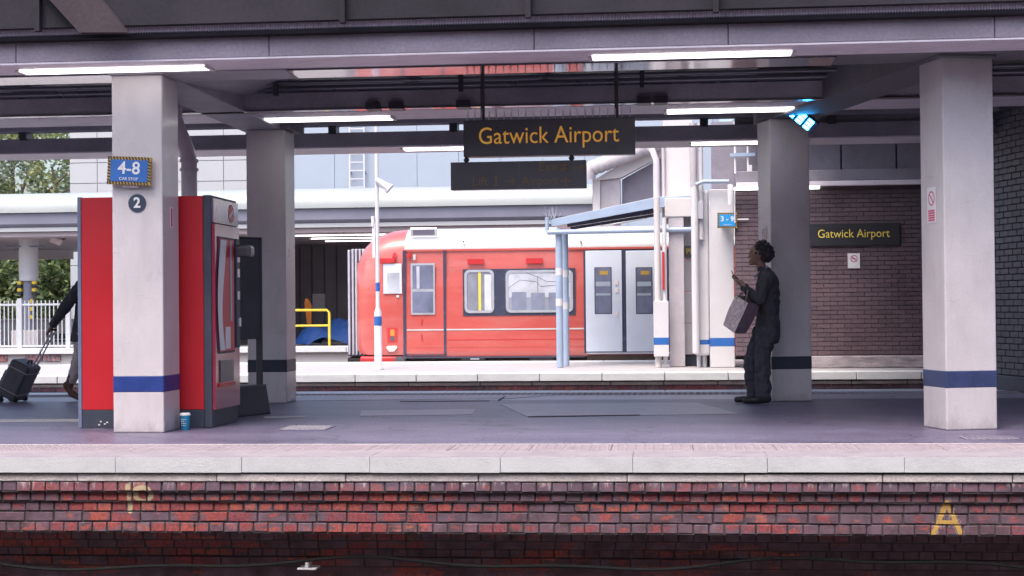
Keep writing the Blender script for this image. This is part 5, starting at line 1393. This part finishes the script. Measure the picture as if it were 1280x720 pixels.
def blob(name, caps, matl, parent, voxel=.012, smooth=5, wob=0.0, wscale=9.0, seed=0):
    o = volumes(caps).build(name, matl, None)
    rm = o.modifiers.new('remesh', 'REMESH'); rm.mode = 'VOXEL'; rm.voxel_size = voxel; rm.use_smooth_shade = True
    if smooth:
        s_ = o.modifiers.new('smooth', 'SMOOTH'); s_.iterations = smooth; s_.factor = .5
    dg = bpy.context.evaluated_depsgraph_get(); dg.update()
    me = bpy.data.meshes.new_from_object(o.evaluated_get(dg)); old = o.data; o.modifiers.clear(); o.data = me; bpy.data.meshes.remove(old)
    if wob:
        from mathutils import noise as mn
        off = Vector((seed, seed * 2.3, 0))
        ns = [v.normal.copy() for v in me.vertices]
        for v, nn_ in zip(me.vertices, ns):
            p_ = Vector((v.co.x * wscale, v.co.y * wscale, v.co.z * wscale * .75)) + off
            v.co += nn_ * wob * (abs(mn.noise(p_)) * 2 - .5 + .5 * mn.noise(p_ * 2.3))
    if not me.materials: me.materials.append(matl)
    for p in me.polygons: p.use_smooth = True
    o.parent = parent
    if parent: o.matrix_parent_inverse = base_matrix(parent).inverted()
    return o
def hand(L, wrist, palm_dir, side, up, n=5):
    """palm plus five curled fingers as capsules; L maps local to world, vectors are local"""
    w = Vector(wrist); d = Vector(palm_dir).normalized(); s = Vector(side).normalized(); u_ = Vector(up).normalized()
    out = [(L(w), .026, L(w + d*.05), .028)]
    for k, (ln, sp) in enumerate(((.036, -.03), (.042, -.01), (.04, .01), (.032, .028))):
        k0 = w + d*.075 + s*sp; k1 = k0 + d*ln*.8 + u_*.006; k2 = k1 + d*ln*.25 + u_*ln*.7; k3 = k2 - d*ln*.35 + u_*ln*.45
        out += [(L(w + d*.035 + s*sp*.7), .013, L(k0), .0105), (L(k0), .0105, L(k1), .0095), (L(k1), .0095, L(k2), .0088), (L(k2), .0088, L(k3), .008)]
    t0 = w + d*.02 - s*.03; t1 = t0 + d*.03 - s*.02 + u_*.015; t2 = t1 + d*.03 + u_*.022
    out += [(L(t0), .014, L(t1), .0115), (L(t1), .0115, L(t2), .0095)]
    return out

# ---- person reading a phone beside the column
PY = 16.98; PX = ax(950, PY, 400)
def LR(p_): return Vector((PX - p_[0], PY - p_[1], p_[2]))
pr1 = thing('person', 'person in a black coat and dark jeans looking down at a phone beside the column', 'person', (PX, PY, 0))
H_ = lambda *a: LR(Vector(a))
arms = [(H_(-.08,.165,1.34), .045, H_(.02,.21,1.1), .038), (H_(.02,.21,1.1), .038, H_(.18,.1,1.27), .026),
        (H_(-.08,-.165,1.34), .045, H_(.02,-.2,1.1), .038), (H_(.02,-.2,1.1), .038, H_(.19,-.07,1.28), .026)]
body_caps = [('e', H_(.012,0,1.615), (.098,.076,.108)), ('e', H_(.045,0,1.545), (.062,.056,.062)), (H_(-.035,0,1.4), .056, H_(-.005,0,1.53), .05),
    (H_(.096,0,1.6), .013, H_(.109,0,1.58), .012), ('e', H_(.098,0,1.535), (.016,.026,.008)), ('e', H_(.094,0,1.524), (.016,.024,.008)), ('e', H_(.08,0,1.505), (.03,.03,.022)),
    ('e', H_(.0,.078,1.595), (.022,.01,.032)), ('e', H_(.0,-.078,1.595), (.022,.01,.032)), ('e', H_(.095,.0,1.638), (.014,.055,.01)),
    ('e', H_(-.085,0,1.25), (.08,.135,.18)), ('e', H_(-.085,0,1.0), (.075,.12,.2)), ('e', H_(-.08,0,.84), (.075,.12,.13)),
    (H_(-.07,.08,.82), .065, H_(-.01,.1,.45), .05), (H_(.0,.1,.45), .055, H_(-.01,.1,.09), .04), (H_(-.01,.1,.06), .035, H_(.13,.1,.035), .03),
    (H_(-.06,-.08,.82), .065, H_(.1,-.09,.45), .05), (H_(.1,-.09,.45), .05, H_(.08,-.09,.09), .04), (H_(.08,-.09,.06), .035, H_(.22,-.09,.035), .03)] + arms
body_caps += hand(LR, (.19,.09,1.285), (.75,-.45,.5), (.3,.9,.2), (-.2,-.75,.6)) + hand(LR, (.2,-.06,1.295), (.75,.35,.5), (.3,-.9,.2), (-.2,.75,.6))
blob('body', body_caps, M['skin'], pr1, .0062, 2)
coat = [('r', [(H_(-.075,0,.65), .128, .175), (H_(-.08,0,.8), .132, .182), (H_(-.085,0,.98), .122, .17), (H_(-.085,0,1.15), .13, .182), (H_(-.085,0,1.3), .125, .192), (H_(-.08,0,1.37), .1, .168), (H_(-.06,0,1.43), .078, .105), (H_(-.042,0,1.465), .066, .072)]),
    (H_(-.08,.165,1.335), .07, H_(.02,.21,1.1), .058), (H_(.02,.21,1.1), .058, H_(.16,.105,1.25), .042),
    (H_(-.08,-.165,1.335), .07, H_(.02,-.2,1.1), .058), (H_(.02,-.2,1.1), .058, H_(.165,-.085,1.26), .042)]
blob('coat', coat, M['coat'], pr1, .0085, 3, .016, 10.0, 1)
blob('collar', [(H_(-.075,.05,1.45), .022, H_(.005,.06,1.405), .016), (H_(.005,.06,1.405), .016, H_(.05,.035,1.36), .013), (H_(-.075,-.05,1.45), .022, H_(.005,-.06,1.405), .016), (H_(-.075,.05,1.455), .022, H_(-.075,-.05,1.455), .022)], M['collar'], pr1, .007, 2)
blob('trousers', [(H_(-.075,0,.8), .11, H_(-.065,0,.72), .115), (H_(-.055,.085,.76), .1, H_(-.01,.1,.43), .085), (H_(-.01,.1,.43), .085, H_(-.015,.1,.12), .094), (H_(-.02,-.085,.76), .1, H_(.1,-.09,.45), .08), (H_(.1,-.09,.45), .08, H_(.07,-.09,.12), .085)], M['jeans'], pr1, .0085, 3, .015, 12.0, 4)
for s_, f_ in ((.1, -.03), (-.09, .05)):
    blob('boot', [(H_(f_-.03, s_, .055), .05, H_(f_+.05, s_, .055), .05), (H_(f_+.03, s_, .042), .042, H_(f_+.2, s_, .034), .034), (H_(f_, s_, .06), .045, H_(f_-.01, s_, .16), .048)], M['boot'], pr1, .009, 3)
hr = [('e', H_(-.02,0,1.66), (.1,.086,.07)), ('e', H_(-.08,0,1.6), (.07,.08,.095)), ('e', H_(-.05,.055,1.585), (.05,.035,.07)), ('e', H_(-.05,-.055,1.585), (.05,.035,.07))]
rn = random.Random(5)
for k in range(150):
    q = rn.uniform(-2.35, 2.35); e_ = rn.uniform(-.6, 1.5); rad = rn.uniform(1.0, 1.42)
    hr.append(('e', H_(-.035 - .095*rad*math.cos(q)*math.cos(e_), .086*rad*math.sin(q)*math.cos(e_), 1.63 + .09*rad*math.sin(e_) - .02*(math.cos(q) > .6)), (rn.uniform(.008,.02), rn.uniform(.008,.02), rn.uniform(.01,.022))))
blob('hair', hr, M['hair'], pr1, .0055, 0, .004, 60, 2)
for s_ in (.03, -.03):
    blob('eye', [('e', H_(.096, s_, 1.612), (.01,.011,.008))], M['hair'], pr1, .003, 1)
ph = thing('mobile_phone', 'dark slim phone held up in both hands of the person in black', 'phone', H_(.28,.02,1.37))
MB().obox(H_(.272,.012,1.362), Vector((-.012,0,.0045))*.4, (0,.036,0), Vector((-.028,0,.07))).build('case', M['black'], ph, .004)
MB().obox(H_(.2685,.012,1.3615), Vector((-.012,0,.0045))*.06, (0,.032,0), Vector((-.025,0,.062))).build('screen', M['screen_white'], ph)

# ---- tote bag hanging from the near forearm
T = at(920, 369, 16.86); A_ = at(935, 379, 16.62) - T; B_ = at(950, 380, 16.78) - T - A_; D_ = at(904, 404, 16.86) - T
bg_ = thing('tote_bag', 'large lilac patterned tote bag hanging tilted from the forearm of the person in black', 'bag', T + D_ + (A_ + B_) * .5)
P = [T, T + A_, T + A_ + B_, T + B_]; Q = [p_ + D_ * 1.06 + (T + (A_+B_)*.5 - p_) * .06 for p_ in P]
m = MB(); nsub = 6; vs_ = []; fs = []
ringpts = []
for k in range(nsub + 1):
    t_ = k / nsub; bul = 1 + .1 * math.sin(t_ * math.pi)
    cen = (sum(P, Vector()) / 4).lerp(sum(Q, Vector()) / 4, t_)
    row = []
    for i in range(4):
        a0 = P[i].lerp(Q[i], t_); a1 = P[(i+1) % 4].lerp(Q[(i+1) % 4], t_)
        for j in range(4): row.append(cen + (a0.lerp(a1, j/4) - cen) * bul)
    ringpts += row
n = 16
for k in range(nsub):
    for j in range(n): fs.append((k*n+j, k*n+(j+1) % n, (k+1)*n+(j+1) % n, (k+1)*n+j))
fs.append(tuple(range(nsub*n, nsub*n+n))[::-1])
m.add(ringpts, fs, False); b_o = m.build('sack', M['bag'], bg_)
b_o.data.materials.append(M['bag_side'])
for p in b_o.data.polygons:
    if p.index % n in range(4, 8) or p.index % n in range(8, 12): p.material_index = 1
el = H_(.13, .14, 1.2)
for a0, a1 in ((T + A_*.15, T + A_*.85), (T + B_ + A_*.2, T + B_ + A_*.8)):
    mid_ = el + Vector((0, 0, .05))
    MB().tube([a0 + D_*.08, a0.lerp(mid_, .5), a0.lerp(mid_, .85) + Vector((0,0,.0)), mid_, a1.lerp(mid_, .85), a1.lerp(mid_, .5), a1 + D_*.08], .008, 8).build('handle', M['bag_side'], bg_)

# ---- person walking behind the vending machine, pulling a case
QY = 17.95; QX = ax(112, QY, 400)
def LW(p_): return Vector((QX + p_[0], QY - p_[1], p_[2]))
K = lambda *a: LW(Vector(a))
pr2 = thing('person', 'person in a dark coat and beige trousers walking behind the vending machine', 'person', (QX, QY, 0))
bc = [('e', K(.05,0,1.66), (.098,.076,.115)), ('e', K(.085,0,1.59), (.06,.056,.06)), (K(0,0,1.42), .056, K(.03,0,1.57), .052), (K(.14,0,1.64), .014, K(.162,0,1.618), .013), ('e', K(.04,.078,1.64), (.022,.01,.03)), ('e', K(.04,-.078,1.64), (.022,.01,.03)), ('e', K(.13,0,1.575), (.016,.025,.012)),
    ('e', K(-.0,0,1.25), (.1,.16,.2)), ('e', K(0,0,.98), (.1,.15,.18)),
    (K(-.03,.1,.9), .08, K(-.09,.1,.5), .056), (K(-.09,.1,.5), .056, K(-.2,.1,.2), .04), (K(-.22,.1,.17), .036, K(-.13,.1,.05), .032),
    (K(.02,-.1,.9), .08, K(.2,-.1,.5), .056), (K(.2,-.1,.5), .056, K(.3,-.1,.1), .04), (K(.28,-.1,.05), .035, K(.44,-.1,.035), .03),
    (K(-.02,.2,1.37), .045, K(-.2,.24,1.12), .038), (K(-.2,.24,1.12), .038, K(-.385,.2,.885), .028),
    (K(.0,-.2,1.37), .045, K(.1,-.24,1.1), .038), (K(.1,-.24,1.1), .038, K(.26,-.2,.95), .028)]
bc += hand(LW, (-.39,.2,.875), (-.62,-.1,-.78), (.1,1,0), (.7,0,-.6)) + hand(LW, (.265,-.2,.945), (.7,0,-.5), (0,1,0), (-.3,0,-.9))
blob('body', bc, M['skin'], pr2, .0062, 2)
coat2 = [('r', [(K(-.03,0,.70), .2, .2), (K(-.02,0,.85), .185, .205), (K(-.01,0,1.05), .16, .2), (K(0,0,1.25), .15, .212), (K(0,0,1.37), .12, .19), (K(.005,0,1.44), .085, .11), (K(.01,0,1.475), .07, .075)]),
    (K(-.02,.195,1.36), .08, K(-.2,.24,1.12), .072), (K(-.2,.24,1.12), .072, K(-.36,.205,.915), .055),
    (K(.0,-.195,1.36), .08, K(.1,-.24,1.1), .07), (K(.1,-.24,1.1), .07, K(.24,-.205,.97), .052)]
blob('coat', coat2, M['coat'], pr2, .011, 4, .012, 8.0, 7)
blob('trousers', [(K(-.02,0,.88), .13, K(-.02,0,.8), .13), (K(-.04,.09,.82), .105, K(-.09,.1,.5), .08), (K(-.09,.1,.5), .08, K(-.18,.1,.25), .066), (K(.02,-.09,.82), .105, K(.2,-.1,.5), .08), (K(.2,-.1,.5), .08, K(.29,-.1,.18), .066)], M['tan'], pr2, .01, 4, .01, 10, 9)
blob('boot', [(K(-.17,.1,.3), .06, K(-.215,.1,.19), .056), (K(-.245,.1,.19), .045, K(-.18,.1,.09), .048), (K(-.18,.1,.09), .048, K(-.09,.1,.035), .035)], M['boot_brown'], pr2, .009, 3)
blob('boot', [(K(.29,-.1,.2), .06, K(.29,-.1,.06), .05), (K(.28,-.1,.045), .045, K(.45,-.1,.036), .036)], M['boot_brown'], pr2, .009, 3)
blob('hair', [('e', K(.03,0,1.7), (.108,.09,.085)), ('e', K(-.03,0,1.65), (.075,.084,.095))], M['hair'], pr2, .009, 2, .004, 40, 3)

cs = thing('suitcase', 'black wheeled suitcase tilted on its wheels and pulled by its long handle', 'suitcase', at(14, 503, 17.75))
c0 = at(13, 496, 17.75); c1 = at(34, 453, 17.75); t_ = (c1 - c0); Lh = t_.length; t_.normalize(); sd = Vector((t_.z, 0, -t_.x))
cen = (c0 + c1) / 2
MB().obox(cen, sd * .125, Vector((0, .19, 0)), t_ * Lh / 2).build('shell', M['case'], cs, .035, 3)
MB().obox(cen - sd * .128 - t_ * .06, sd * .022, Vector((0, .15, 0)), t_ * .13).build('pocket', M['case'], cs, .015, 2)
for dy in (-.06, .06):
    MB().tube([c1 + sd*.1 + Vector((0,dy,0)) - t_*.02, at(67.5, 413, 17.75) + Vector((0, dy*.8, 0))], .009, 8).build('handle_tube', M['chrome'], cs)
hp = at(67.5, 412, 17.75); MB().tube([hp + Vector((0,-.06,0)), hp + Vector((0,.06,0))], .014, 10).build('grip', M['rubber'], cs)
MB().tube([c1 + sd*.03 + Vector((0,-.06,-.005)), c1 + sd*.03 + t_*.035 + Vector((0,-.045,0)), c1 + sd*.03 + t_*.035 + Vector((0,.045,0)), c1 + sd*.03 + Vector((0,.06,-.005))], .01, 8).build('top_handle', M['rubber'], cs)
for f_ in (-.3, .3):
    MB().obox(cen + t_ * Lh * f_ , sd * .1275, Vector((0, .1925, 0)), t_ * .004).build('zip', M['chrome'], cs)
for px in (7, 25):
    for dy in (-.15, .13):
        w_ = at(px, 500, 17.75); w_.z = .031; MB().tube([w_ + Vector((0,dy,0)), w_ + Vector((0,dy+.03,0))], .03, 14).build('wheel', M['rubber'], cs)
        MB().bar(w_ + Vector((0, dy + .015, .0)), w_ + Vector((.02, dy + .015, .09)), .025).build('wheel_fork', M['rubber'], cs)
